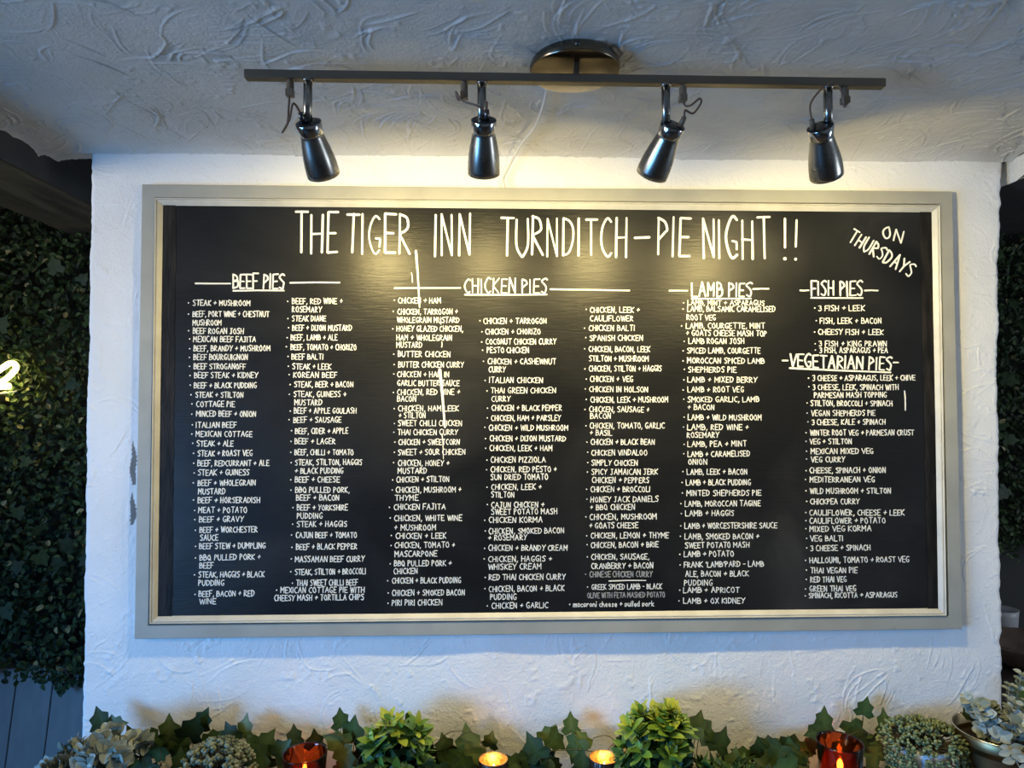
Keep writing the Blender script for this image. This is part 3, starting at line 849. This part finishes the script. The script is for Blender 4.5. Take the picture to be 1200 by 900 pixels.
SEDM = leafmat('succulent_green', [(0, (.05, .075, .035)), (.5, (.14, .18, .08)), (1, (.27, .31, .15))], .5)
SEDG = leafmat('grey_green', [(0, (.06, .08, .05)), (.5, (.15, .175, .11)), (1, (.27, .29, .20))], .55)
MOSSM = leafmat('moss_green', [(0, (.015, .04, .008)), (1, (.07, .14, .03))], .5)
STEMM = mat('brown_stem', (.06, .05, .025), .6); PALESTEM = mat('pale_stem', (.28, .26, .18), .6); SOIL = mat('dark_soil', (.02, .014, .01), .9)

def hedge(name, x0, x1, z0, z1, seed, label, n, low=None):
    rng = random.Random(seed); root = thing(name, ((x0+x1)/2, .56, z0), label, 'hedge')
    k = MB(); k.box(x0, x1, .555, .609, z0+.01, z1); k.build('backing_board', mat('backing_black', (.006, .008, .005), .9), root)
    k = MB(); iv = MB()
    for i in range(n):
        x = rng.uniform(x0, x1); z = z0+(z1-z0)*rng.random(); y = .55-.12*rng.random()**.7
        if low and x > low[0] and rng.random() < .10: z = rng.uniform(low[1], z0+.02)
        z += .018*math.sin(x*60)*(z < z0+.04)
        k.cur = rng.random()*.95 if rng.random() < .97 else 1
        t = Vector((rng.uniform(-1, 1), rng.uniform(-.7, .1), rng.uniform(-.9, 1))); nn = Vector((rng.uniform(-.7, .7), -1, rng.uniform(-.4, .9)))
        place(k, *TINY, Vector((x, y, z)), t, nn, rng.uniform(.012, .021))
    for i in range(int(n*.005)):
        iv.cur = rng.uniform(.2, .75); place(iv, *IVYL, Vector((rng.uniform(x0, x1), rng.uniform(.41, .44), rng.uniform(z0+.05, z1))), Vector((rng.uniform(-1, 1), -.2, rng.uniform(-1, 1))), Vector((rng.uniform(-.5, .5), -1, rng.uniform(-.2, .7))), rng.uniform(.03, .045))
    k.build('foliage', HEDGEM, root); iv.build('ivy_leaves', HEDGEM, root)
    return root
hedge('hedge_panel', -1.80, -1.10, .80, 2.085, 3, 'dark green leafy artificial hedge left of the white wall, behind the neon', 9500, (-1.36, .765))
hedge('hedge_panel', 1.10, 1.75, 1.10, 2.03, 4, 'dark green leafy artificial hedge in the shade right of the white wall', 6500)

NEON = mat('neon_yellow_white', (.9, .85, .5), .4, emit=(1, .86, .30), estr=3.2)
ns = thing('neon_sign', (-1.45, .41, 1.56), 'glowing yellow neon script tube on the hedge at the left edge', 'neon sign')
k = MB(); k.tube([(-1.580, .41, 1.600), (-1.514, .41, 1.573), (-1.460, .41, 1.593), (-1.421, .41, 1.620), (-1.401, .41, 1.632), (-1.388, .41, 1.628), (-1.387, .41, 1.616), (-1.402, .41, 1.598), (-1.420, .412, 1.585), (-1.439, .415, 1.578)], .0075, 10, 7); k.build('tube', NEON, ns, True)
k = MB(); k.tube([(-1.554, .405, 1.560), (-1.488, .405, 1.570), (-1.445, .405, 1.570), (-1.398, .405, 1.571)], .009, 10, 6); k.build('tube', NEON, ns, True)
k = MB(); k.tube([(-1.521, .42, 1.551), (-1.433, .42, 1.552), (-1.411, .42, 1.555), (-1.389, .42, 1.558)], .0022, 6, 4); k.build('wire', CABLE, ns, True)
for q in ((-1.415, .432, 1.607), (-1.43, .43, 1.560)):
    l = bpy.data.lights.new('neon_light', 'POINT'); l.energy = .32; l.color = (1, .86, .25); l.shadow_soft_size = .012
    o = bpy.data.objects.new('neon_light', l); COL.objects.link(o); o.parent = ns; o.location = Vector(q)-wloc(ns)
k = MB(); k.tube([(-1.43, .41, 1.568), (-1.43, .54, 1.566)], .003, 6); k.tube([(-1.50, .41, 1.58), (-1.50, .54, 1.578)], .003, 6); k.box(-1.437, -1.425, .402, .43, 1.533, 1.548); k.build('mounting_clip', BLACK, ns)

# ------------------------------------------------------------------ shelf that carries the plants
SZ = .755
sh = thing('plant_shelf', (0, -.16, 0), 'dark wooden shelf along the foot of the white wall under the plants and candles', 'shelf')
k = MB(); k.box(-1.16, 1.30, -.30, -.012, SZ-.03, SZ); bevel(k.build('shelf_top', SHELFW, sh), .003)
k = MB(); k.box(-1.12, 1.26, -.27, -.25, 0, SZ-.03); k.build('front_panel', SHELFW, sh)
for a in (-1.12, 1.24):
    k = MB(); k.box(a, a+.02, -.25, -.014, 0, SZ-.03); k.build('end_panel', SHELFW, sh)

IVY = [(-0.898,-0.050,0.906,0.0448,110), (-0.865,-0.050,0.896,0.0379,10), (-0.763,-0.050,0.883,0.0569,92), (-0.799,-0.060,0.865,0.0445,205), (-0.718,-0.055,0.887,0.0584,60), (-0.701,-0.045,0.901,0.0450,65), (-0.621,-0.040,0.881,0.0452,90), (-0.646,-0.050,0.876,0.0414,120), (-0.576,-0.050,0.858,0.0466,55), (-0.541,-0.070,0.851,0.0510,50), (-0.599,-0.050,0.854,0.0414,160), (-0.434,-0.035,0.892,0.0401,95), (-0.407,-0.045,0.871,0.0623,85), (-0.438,-0.055,0.858,0.0515,150), (-0.486,-0.030,0.847,0.0455,90), (-0.266,-0.050,0.840,0.0517,110), (-0.226,-0.045,0.842,0.0485,100), (-0.202,-0.060,0.825,0.0514,60), (-0.179,-0.050,0.848,0.0655,98), (-0.160,-0.050,0.826,0.0483,330), (-0.049,-0.060,0.843,0.0548,120), (-0.057,-0.060,0.815,0.0479,280), (-0.018,-0.040,0.858,0.0417,50), (-0.003,-0.045,0.846,0.0467,320), (0.027,-0.035,0.876,0.0401,90), (0.048,-0.045,0.850,0.0381,120), (0.035,-0.050,0.831,0.0517,250), (0.135,-0.020,0.827,0.0423,200), (0.139,-0.030,0.855,0.0420,110), (-0.084,-0.060,0.813,0.0445,20), (0.045,-0.070,0.816,0.0476,90), (0.283,-0.045,0.875,0.0502,70), (0.297,-0.055,0.856,0.0515,300), (0.326,-0.055,0.847,0.0515,60), (0.404,-0.050,0.825,0.0483,92), (0.430,-0.045,0.832,0.0450,20), (0.461,-0.050,0.831,0.0517,50), (0.438,-0.060,0.819,0.0514,240), (0.491,-0.050,0.822,0.0483,340), (0.541,-0.045,0.880,0.0467,75), (0.519,-0.050,0.859,0.0414,200), (0.634,-0.030,0.897,0.0402,80), (0.666,-0.045,0.873,0.0485,80), (0.634,-0.050,0.826,0.0690,120), (0.852,-0.030,0.872,0.0525,120), (0.585,-0.040,0.812,0.0486,300), (0.371,-0.050,0.814,0.0448,150), (0.186,-0.030,0.817,0.0490,90), (-0.357,-0.030,0.826,0.0525,130), (-0.314,-0.030,0.805,0.0525,80), (-0.383,-0.070,0.837,0.0510,250), (-0.414,-0.080,0.836,0.0472,300), (-0.527,-0.030,0.859,0.0385,100), (-0.686,-0.030,0.855,0.0455,40), (-0.840,-0.040,0.869,0.0417,120), (-0.776,-0.070,0.847,0.0476,250), (-0.135,-0.030,0.843,0.0385,80), (0.346,-0.070,0.813,0.0510,80), (0.461,-0.080,0.812,0.0506,60), (0.402,-0.080,0.810,0.0472,140), (0.515,-0.040,0.830,0.0417,60), (-0.024,-0.050,0.814,0.0448,40), (-0.185,-0.070,0.815,0.0510,120), (-0.589,-0.070,0.834,0.0510,200), (0.254,-0.035,0.849,0.0384,110)]

ivt = thing('ivy_garland', (0, -.05, SZ), 'trailing dark green ivy with pointed leaves along the foot of the wall', 'ivy')
rng = random.Random(12); lv = MB(); vn = MB()
for (x, y, z, s, rot) in IVY:
    c = Vector((x, y, z)); a = math.radians(rot); t = Vector((math.cos(a), rng.uniform(-.35, .35), math.sin(a)))
    nn = Vector((rng.uniform(-.35, .35), -1, rng.uniform(.0, .55))); lv.cur = rng.random()**.8*.97
    ivy(lv, c, t, nn, s*.95)
    b = c-t.normalized()*s*.38; q = Vector((b.x+rng.uniform(-.02, .02), min(-.02, b.y-.01), max(SZ+.012, b.z-.05)))
    vn.tube([b+Vector((0, .001, 0)), b*.5+q*.5+Vector((rng.uniform(-.006, .006), 0, .004)), q], .0009, 5, 4)
KEEP = [(-.487, -.10, .042), (.544, -.10, .043), (-.1297, -.08, .029), (.0859, -.08, .029), (.715, -.085, .054), (.861, -.105, .082), (-.318, -.075, .05), (.192, -.085, .05)]
for i in range(260):
    x = rng.uniform(-.93, .93); c = Vector((x, rng.uniform(-.17, -.03), rng.uniform(SZ+.035, SZ+.075+.025*math.sin(x*14)))); c.z += max(0, (.06+c.y))*.4
    if any(math.hypot(c.x-q[0], c.y-q[1]) < q[2]+(.040 if q[2] < .03 else .026) or (q[2] < .045 and abs(c.x-q[0]) < q[2]+.034 and c.y < q[1]) for q in KEEP): continue
    a = rng.uniform(0, 2*math.pi); lv.cur = rng.random()*.7
    ivy(lv, c, Vector((math.cos(a), rng.uniform(-.4, .4), math.sin(a))), Vector((rng.uniform(-.5, .5), -1, rng.uniform(0, .9))), rng.uniform(.032, .05))
lv.build('foliage', IVYM, ivt)
main = [(-.98+.049*i, -.045-.02*math.sin(i*1.7), SZ+.02+.012*math.sin(i*2.3)) for i in range(41)]
vn.tube(main, .0018, 6, 4)
for l in ([(-.474, -.055, .841), (-.461, -.055, .867), (-.448, -.055, .873), (-.431, -.055, .870), (-.416, -.055, .853), (-.41, -.055, .80)], [(-.403, -.055, .80), (-.403, -.055, .856), (-.386, -.055, .869), (-.368, -.055, .870), (-.351, -.055, .858), (-.345, -.055, .81)], [(.069, -.055, .857), (.095, -.055, .861), (.112, -.055, .851), (.123, -.055, .831), (.125, -.055, .79)], [(.098, -.055, .80), (.098, -.055, .831), (.120, -.055, .851), (.142, -.055, .849), (.171, -.055, .821)], [(-.194, -.055, .866), (-.173, -.055, .872), (-.155, -.055, .855), (-.148, -.055, .835), (-.147, -.055, .79)], [(.569, -.055, .80), (.569, -.055, .833), (.588, -.055, .853), (.609, -.055, .861), (.639, -.055, .852)], [(-.05, -.055, .79), (-.025, -.055, .826), (.001, -.055, .834), (.060, -.055, .832), (.077, -.055, .825)], [(-.252, -.055, .80), (-.252, -.055, .837), (-.236, -.055, .857), (-.214, -.055, .873), (-.185, -.055, .874)]):
    vn.tube(l, .0009, 5, 6)
vn.build('vine', STEMM, ivt, True)

def pot(root, m, r0, r1, h, name='pot', square=False, wall=.004):
    L = wloc(root); k = MB()
    if square:
        prof = [(r0*1.41, 0), (r1*1.41, h), ((r1-wall)*1.41, h), ((r1-wall)*1.41, h-.015)]
        k.lathe(prof, 4, Matrix.Translation(L) @ Matrix.Rotation(math.pi/4, 4, 'Z'), True); o = bevel(k.build(name, m, root), .002)
    else:
        k.lathe([(0, 0), (r0*.96, 0), (r0, .004)]+[(r0+(r1-r0)*t/6, .004+(h-.004)*t/6) for t in range(1, 7)]+[(r1-wall*.3, h+.001), (r1-wall, h), (r1-wall, h-.03), (0, h-.03)], 40, Matrix.Translation(L), False); o = k.build(name, m, root, True)
    return o
NAVY = mat('dark_navy_pot', (.012, .015, .03), .35); WPOT = noise_col(mat('white_marbled_pot', (.7, .7, .72), .35), (.80, .80, .82), (.45, .48, .55), 14, lo=.5, hi=.75)
BRASS = metal('aged_brass', (.30, .22, .11), .38); BRASSRIM = metal('bright_brass_rim', (.65, .52, .30), .25); CLAY = mat('grey_clay_pot', (.2, .19, .18), .7)

def boxwood(name, loc, label, seed, rad, top, n, bias, group=None):
    rng = random.Random(seed); root = thing(name, loc, label, 'potted plant', group); L = Vector(loc)
    pot(root, NAVY, .040, .052, .072, square=True)
    lv = MB(); st = MB(); base = L+Vector((0, 0, .065))
    for i in range(n):
        a = rng.uniform(0, 2*math.pi); e = math.acos(rng.uniform(.0, 1)) ; e = min(e, 1.75)
        dr = Vector((math.sin(e)*math.cos(a), math.sin(e)*math.sin(a)*.55, math.cos(e)))
        ln = rng.uniform(.70, 1.0); tip = base+Vector((dr.x*rad*ln, dr.y*rad*ln-.004, dr.z*top*ln+.004))
        tip.y = min(tip.y, -.022)
        st.tube([base+dr*.008, base*.5+tip*.5+Vector((0, 0, .01)), tip], .0012, 5, 3)
        ax = (dr+Vector((0, -.15, .55))).normalized(); o1 = ax.orthogonal().normalized(); o2 = ax.cross(o1)
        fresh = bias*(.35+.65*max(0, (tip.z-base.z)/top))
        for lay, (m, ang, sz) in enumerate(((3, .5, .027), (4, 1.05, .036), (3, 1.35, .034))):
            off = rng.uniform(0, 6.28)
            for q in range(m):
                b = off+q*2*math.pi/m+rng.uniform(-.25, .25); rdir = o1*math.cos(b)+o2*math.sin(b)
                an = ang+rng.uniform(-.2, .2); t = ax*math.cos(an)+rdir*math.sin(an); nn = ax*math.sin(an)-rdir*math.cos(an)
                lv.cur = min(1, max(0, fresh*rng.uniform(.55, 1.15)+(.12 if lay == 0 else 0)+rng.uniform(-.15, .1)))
                P = tip-ax*.010*lay
                if P.y+t.y*sz > -.012: P.y = -.012-t.y*sz if t.y > 0 else P.y
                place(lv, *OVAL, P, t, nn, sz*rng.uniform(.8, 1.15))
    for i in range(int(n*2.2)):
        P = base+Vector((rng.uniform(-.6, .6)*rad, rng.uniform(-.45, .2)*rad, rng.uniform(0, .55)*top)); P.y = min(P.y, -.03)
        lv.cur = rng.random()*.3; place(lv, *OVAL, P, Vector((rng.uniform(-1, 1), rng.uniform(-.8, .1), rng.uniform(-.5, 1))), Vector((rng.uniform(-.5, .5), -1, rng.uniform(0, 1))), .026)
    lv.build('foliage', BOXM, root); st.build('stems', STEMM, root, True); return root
boxwood('boxwood_plant', (-.318, -.075, SZ), 'bushy yellow-green leafy plant just right of the left red candle glass', 8, .064, .098, 24, 1.1)
boxwood('boxwood_plant', (.192, -.085, SZ), 'tallest bushy light green plant, in a dark square pot right of the tealights', 23, .086, .112, 36, 1.25)

def eucalyptus(name, loc, label, seed, strands, potf, leaf=.020, spread=None):
    rng = random.Random(seed); root = thing(name, loc, label, 'potted plant'); potf(root); L = Vector(loc); lv = MB(); st = MB()
    for (dx, dy, dz, droop, s) in strands:
        b = L+Vector((dx*.25, dy*.3, .085)); tip = L+Vector((dx, dy, dz)); mid = b*.5+tip*.5+Vector((0, 0, droop))
        pts = spline([b, mid, tip], 9); st.tube(pts, .0012, 5)
        for i, p in enumerate(pts[5:]):
            tg = (pts[min(i+6, len(pts)-1)]-pts[i+4]).normalized()
            for q in (0, 1):
                a = i*1.57+q*math.pi+rng.uniform(-.4, .4); o1 = tg.orthogonal().normalized(); o2 = tg.cross(o1); rd = o1*math.cos(a)+o2*math.sin(a)
                lv.cur = min(1, max(0, rng.uniform(.15, .9))); t = (rd+tg*.45).normalized()
                pp = Vector(p); 
                if pp.y+t.y*leaf > -.012 and abs(pp.x) < .97: t.y = -abs(t.y)
                place(lv, *ROUND, pp, t, (tg*.7+Vector((rng.uniform(-.4, .4), -.8, .3))), leaf*s*rng.uniform(.75, 1.15))
    lv.build('foliage', EUCM, root); st.build('stems', PALESTEM, root, True); return root
R_ = random.Random(5)
sl = [(R_.uniform(-.085, .085), R_.uniform(-.06, .03), R_.uniform(.085, .125)-abs(0)*.2, R_.uniform(.01, .03), R_.uniform(.9, 1.25)) for _ in range(20)]
sl = [(dx, dy, dz+.03*(dx > .0)*(1-abs(dx)*8)+dx*.12, dr, s) for dx, dy, dz, dr, s in sl]+[(-.115, -.05, .078, .02, .8), (-.10, -.06, .06, .03, .8)]
eucalyptus('silver_eucalyptus', (-.872, -.105, SZ), 'pale silver-green round-leaved plant at the left end, in front of grey planks', 31, sl, lambda r: pot(r, CLAY, .045, .055, .075), .021)
def brass(r):
    o = pot(r, BRASS, .058, .082, .128); L = wloc(r); k = MB()
    k.tube([L+Vector((.0812*math.cos(a*math.pi/24), .0812*math.sin(a*math.pi/24), .1285)) for a in range(49)], .0016, 6); k.build('rim', BRASSRIM, o, True)
    s = MB(); s.lathe([(0, .099), (.077, .098)], 24, Matrix.Translation(L), False); s.build('soil', SOIL, r)
R_ = random.Random(9)
sr = [(R_.uniform(-.055, .10), R_.uniform(-.07, .05), R_.uniform(.13, .19), R_.uniform(.01, .03), R_.uniform(.75, 1.15)) for _ in range(22)]
sr += [(.045, .0, .235, .0, .75), (.07, -.01, .225, .0, .7), (.02, 0, .215, .0, .7), (.09, .01, .245, .0, .7)]
rt_e = eucalyptus('silver_eucalyptus', (.861, -.105, SZ), 'pale silver-green round-leaved plant in a brass pot at the right corner', 37, sr, brass, .018)
lv = MB(); st = MB(); rng = random.Random(2)
for (a, b, c) in ((-.045, -.088, .10), (-.02, -.092, .09), (.01, -.095, .11), (.04, -.09, .095), (.07, -.08, .10)):   # long narrow-leaved sprays hanging over the rim
    L = Vector((.861, -.105, SZ)); p0 = L+Vector((a*.5, b*.6, .125)); p1 = L+Vector((a, b, c+.025)); p2 = L+Vector((a+.045, b-.012, c-.06))
    pts = spline([p0, p1, p2], 8); st.tube(pts, .0012, 5)
    for i in range(5, 16, 2):
        for s in (-1, 1):
            lv.cur = rng.uniform(.45, 1); place(lv, *OVAL, Vector(pts[i]), Vector((s*1, -.2, rng.uniform(-.25, .25))), Vector((0, -1, .5)), rng.uniform(.018, .028))
lv.build('hanging_leaves', EUCM, rt_e); st.build('hanging_stems', PALESTEM, rt_e, True)

def ico():
    t = (1+5**.5)/2; V = [(-1, t, 0), (1, t, 0), (-1, -t, 0), (1, -t, 0), (0, -1, t), (0, 1, t), (0, -1, -t), (0, 1, -t), (t, 0, -1), (t, 0, 1), (-t, 0, -1), (-t, 0, 1)]
    F = [(0, 11, 5), (0, 5, 1), (0, 1, 7), (0, 7, 10), (0, 10, 11), (1, 5, 9), (5, 11, 4), (11, 10, 2), (10, 7, 6), (7, 1, 8), (3, 9, 4), (3, 4, 2), (3, 2, 6), (3, 6, 8), (3, 8, 9), (4, 9, 5), (2, 4, 11), (6, 2, 10), (8, 6, 7), (9, 8, 1)]
    return [Vector(v).normalized() for v in V], F
ICO = ico()
def bead(k, c, ax, r, ln):
    ax = Vector(ax).normalized(); x = ax.orthogonal().normalized(); y = ax.cross(x)
    k.add([Vector(c)+x*v.x*r+y*v.y*r+ax*v.z*ln for v in ICO[0]], ICO[1])
def succulent(name, loc, label, seed, rx, ry, top, n, r, ln, m, potf, drape):
    rng = random.Random(seed); root = thing(name, loc, label, 'potted plant'); potf(root); L = Vector(loc); k = MB(); st = MB()
    for i in range(n):
        a = rng.uniform(0, 2*math.pi); e = math.acos(rng.uniform(.12, 1)); dr = Vector((math.sin(e)*math.cos(a), math.sin(e)*math.sin(a), math.cos(e)))
        p = L+Vector((dr.x*rx, dr.y*ry, drape+dr.z*top))*1.0
        if p.y > -.02: continue
        st.tube([L+Vector((dr.x*rx*.3, dr.y*ry*.3, drape)), p*.5+(L+Vector((dr.x*rx*.45, dr.y*ry*.45, drape+dr.z*top*.3)))*.5, p], .001, 4)
        for q in range(5):
            d2 = (dr+Vector((rng.uniform(-.9, .9), rng.uniform(-.9, .5), rng.uniform(-.6, .9)))).normalized(); k.cur = rng.random()
            bead(k, p-dr*.004*(q % 3)+d2*ln*1.5, d2, r*rng.uniform(.8, 1.15), ln*rng.uniform(.8, 1.2))
    for i in range(int(n*.28)):                               # strands that trail over the pot
        a = rng.uniform(math.pi*1.02, 1.98*math.pi); p = L+Vector((math.cos(a)*rx*1.0, math.sin(a)*ry*1.0, drape+.004))
        if p.y > -.02: continue
        for q in range(8):
            k.cur = rng.random(); p = p+Vector((rng.uniform(-.002, .002), -.0008, -r*1.7)); bead(k, p+Vector((rng.uniform(-.003, .003), -.002, 0)), Vector((rng.uniform(-1, 1), -.5, rng.uniform(-1, .2))), r, ln)
    k.build('foliage', m, root, True); st.build('stems', STEMM, root, True); return root
succulent('bead_succulent', (-.650, -.10, SZ), 'grey-green beaded succulent mound between silver plant and left red candle glass', 41, .066, .06, .062, 125, .0041, .0046, SEDG, lambda r: pot(r, CLAY, .04, .05, .065), .062)
def wpot(r):
    pot(r, WPOT, .044, .054, .098)
succulent('bead_succulent', (.715, -.085, SZ), 'olive-green fleshy succulent in a white pot beside the brass pot', 43, .076, .062, .040, 150, .0033, .0052, SEDM, wpot, .092)

rng = random.Random(6); ms = thing('grass_tuft', (.325, -.10, SZ), 'fine feathery green tuft to the right of the tallest leafy plant', 'plant'); k = MB()
for i in range(420):
    a = rng.uniform(0, 2*math.pi); b = Vector((.325+rng.uniform(-.045, .045), -.10+rng.uniform(-.03, .03), SZ+.002)); t = Vector((math.cos(a)*.8, math.sin(a)*.7, rng.uniform(.5, 1.1))); k.cur = rng.random()
    b.z += rng.uniform(0, .045); place(k, *NARROW, b, t, Vector((rng.uniform(-.4, .4), -1, .3)), rng.uniform(.025, .05)*.9)
k.build('blades', MOSSM, ms); k = MB(); k.lathe([(0, 0), (.045, 0), (.048, .006), (.02, .03), (0, .034)], 18, Matrix.Translation((.325, -.10, SZ)), False); k.build('moss_base', MOSSM, ms, True)

# ------------------------------------------------------------------ candles
REDG = mat('red_glass', (.86, .17, .045), .06, trans=1.0, ior=1.45); WAX = mat('cream_wax', (.85, .55, .30), .5, emit=(1, .35, .05), estr=.10)
FLAME = mat('candle_flame', (1, .7, .3), .5, emit=(1, .62, .18), estr=18)
def flame(parent, c, s=1):
    k = MB(); k.lathe([(0, -.004*s), (.0022*s, -.001*s), (.0032*s, .003*s), (.0022*s, .009*s), (0, .016*s)], 12, Matrix.Translation(c), False); k.build('flame', FLAME, parent, True)
def glow(parent, c, e, col):
    l = bpy.data.lights.new('candle_light', 'POINT'); l.energy = e; l.color = col; l.shadow_soft_size = .006
    o = bpy.data.objects.new('candle_light', l); COL.objects.link(o); o.parent = parent; o.location = Vector(c)-wloc(parent)
def votive(loc, h, r, label):
    L = Vector(loc); root = thing('votive_candle', loc, label, 'candle', 'red glass candle holders'); T = Matrix.Translation(L)
    k = MB(); prof = [(0, 0), (r*.70, 0), (r*.76, .004), (r*.80, .02), (r*.90, h*.55), (r, h-.002), (r*.985, h), (r*.945, h-.003), (r*.85, h*.55), (r*.74, .022), (r*.68, .009), (0, .008)]
    k.lathe(prof, 48, T, False); k.build('glass', REDG, root, True)
    k = MB(); k.lathe([(0, .0095), (r*.60, .0095), (r*.66, .022), (r*.62, .024), (0, .023)], 32, T, False); w = k.build('candle', WAX, root, True)
    flame(w, L+Vector((0, 0, .030)), .9); glow(w, L+Vector((0, 0, .058)), .05, (1, .42, .10))
votive((-.487, -.10, SZ), .106, .0415, 'red glass candle holder at the left, beside the yellow-green bushy plant')
votive((.544, -.10, SZ), .110, .0430, 'red glass candle holder at the right, beside the white succulent pot')
TEAO = mat('dark_mercury_glass', (.055, .035, .03), .28, .6); TEAI = noise_col(mat('gold_lining', (.8, .5, .2), .35, .7), (.95, .62, .28), (.55, .25, .07), 150, detail=3)
def tealight(loc, label):
    L = Vector(loc); root = thing('tealight_holder', loc, label, 'candle', 'glowing tealights'); T = Matrix.Translation(L); r = .0285; h = .077
    rib = lambda a: .018*math.cos(a*26)
    k = MB(); k.lathe([(0, 0), (r*.80, 0), (r*.86, .004), (r*.98, h*.5), (r, h-.0015), (r*.97, h)], 104, T, False, rib); k.build('holder', TEAO, root, True)
    k = MB(); k.lathe([(r*.985, h+.0002), (r*.955, h+.0007), (r*.93, h-.002), (r*.90, h*.5), (r*.80, .0275), (0, .027)], 40, T, False); k.build('lining', TEAI, root, True)
    k = MB(); k.lathe([(0, .0275), (.0185, .0275), (.0190, .041), (.0175, .0425), (0, .041)], 28, T, False); w = k.build('candle', WAX, root, True)
    flame(w, L+Vector((.001, -.002, .050)), 1.25); glow(w, L+Vector((.001, -.002, .064)), .06, (1, .60, .24))
tealight((-.1297, -.08, SZ), 'glowing tealight in a dark ribbed holder, the left of the two tealights')
tealight((.0859, -.08, SZ), 'glowing tealight in a dark ribbed holder next to the tallest leafy plant')

# ------------------------------------------------------------------ dim table and its things right of the wall
tb = thing('side_table', (1.5, .30, 0), 'dark table in the shade right of the white wall, seen behind the silver plant', 'table')
TBW = noise_col(mat('dark_table_wood', (.05, .04, .03), .5), (.03, .022, .018), (.07, .05, .04), 8, (1, 7, 1))
k = MB(); k.box(1.02, 2.05, .12, .54, .83, .855); bevel(k.build('table_top', TBW, tb), .003)
for a in (1.05, 2.0):
    for b_ in (.14, .50):
        k = MB(); k.box(a, a+.04, b_, b_+.03, 0, .83); k.build('leg', TBW, tb)
bw = thing('wooden_bowl', (1.235, .27, .855), 'shallow dark brown bowl on the shaded table at the right edge', 'bowl')
k = MB(); k.lathe([(0, 0), (.05, 0), (.09, .02), (.115, .060), (.118, .066), (.108, .067), (.083, .03), (.045, .012), (0, .011)], 40, Matrix.Translation((1.235, .27, .855)), False); k.build('bowl', noise_col(mat('brown_bowl_wood', (.10, .065, .05), .5), (.07, .045, .035), (.14, .095, .07), 20), bw, True)
cu = thing('grey_cup', (1.265, .42, .855), 'small pale grey cup behind the dark bowl at the right edge', 'cup')
k = MB(); k.lathe([(0, 0), (.03, 0), (.034, .004), (.040, .09), (.0415, .105), (.0385, .105), (.036, .09), (.03, .01), (0, .009)], 32, Matrix.Translation((1.265, .42, .855)), False); k.build('cup', mat('pale_grey_ceramic', (.4, .4, .41), .4), cu, True)
lp = thing('broad_leaf_plant', (1.075, -.02, SZ), 'plant with broad plain green leaves at the right edge behind the silver plant', 'potted plant')
pot(lp, CLAY, .035, .045, .07); k = MB(); st = MB()
for (x, y, z, tx, tz, s, c) in ((1.012, .05, .848, .25, .9, .075, .9), (1.04, .03, .83, .6, .8, .07, .6), (1.10, .01, .84, .5, .6, .07, .7), (1.07, -.04, .83, -.5, .7, .06, .5)):
    k.cur = c; place(k, *oval(.34, .2, .12), Vector((x, y, z)), Vector((tx, -.2, tz)), Vector((-.3, -1, .35)), s); st.tube([(1.075, -.02, SZ+.06), (x*.5+1.075*.5, y*.5-.01, SZ+.075), (x, y, z)], .002, 6, 4)
k.build('leaves', leafmat('broad_leaf_green', [(0, (.04, .08, .02)), (1, (.11, .20, .06))], .4), lp, True); st.build('stems', STEMM, lp, True)
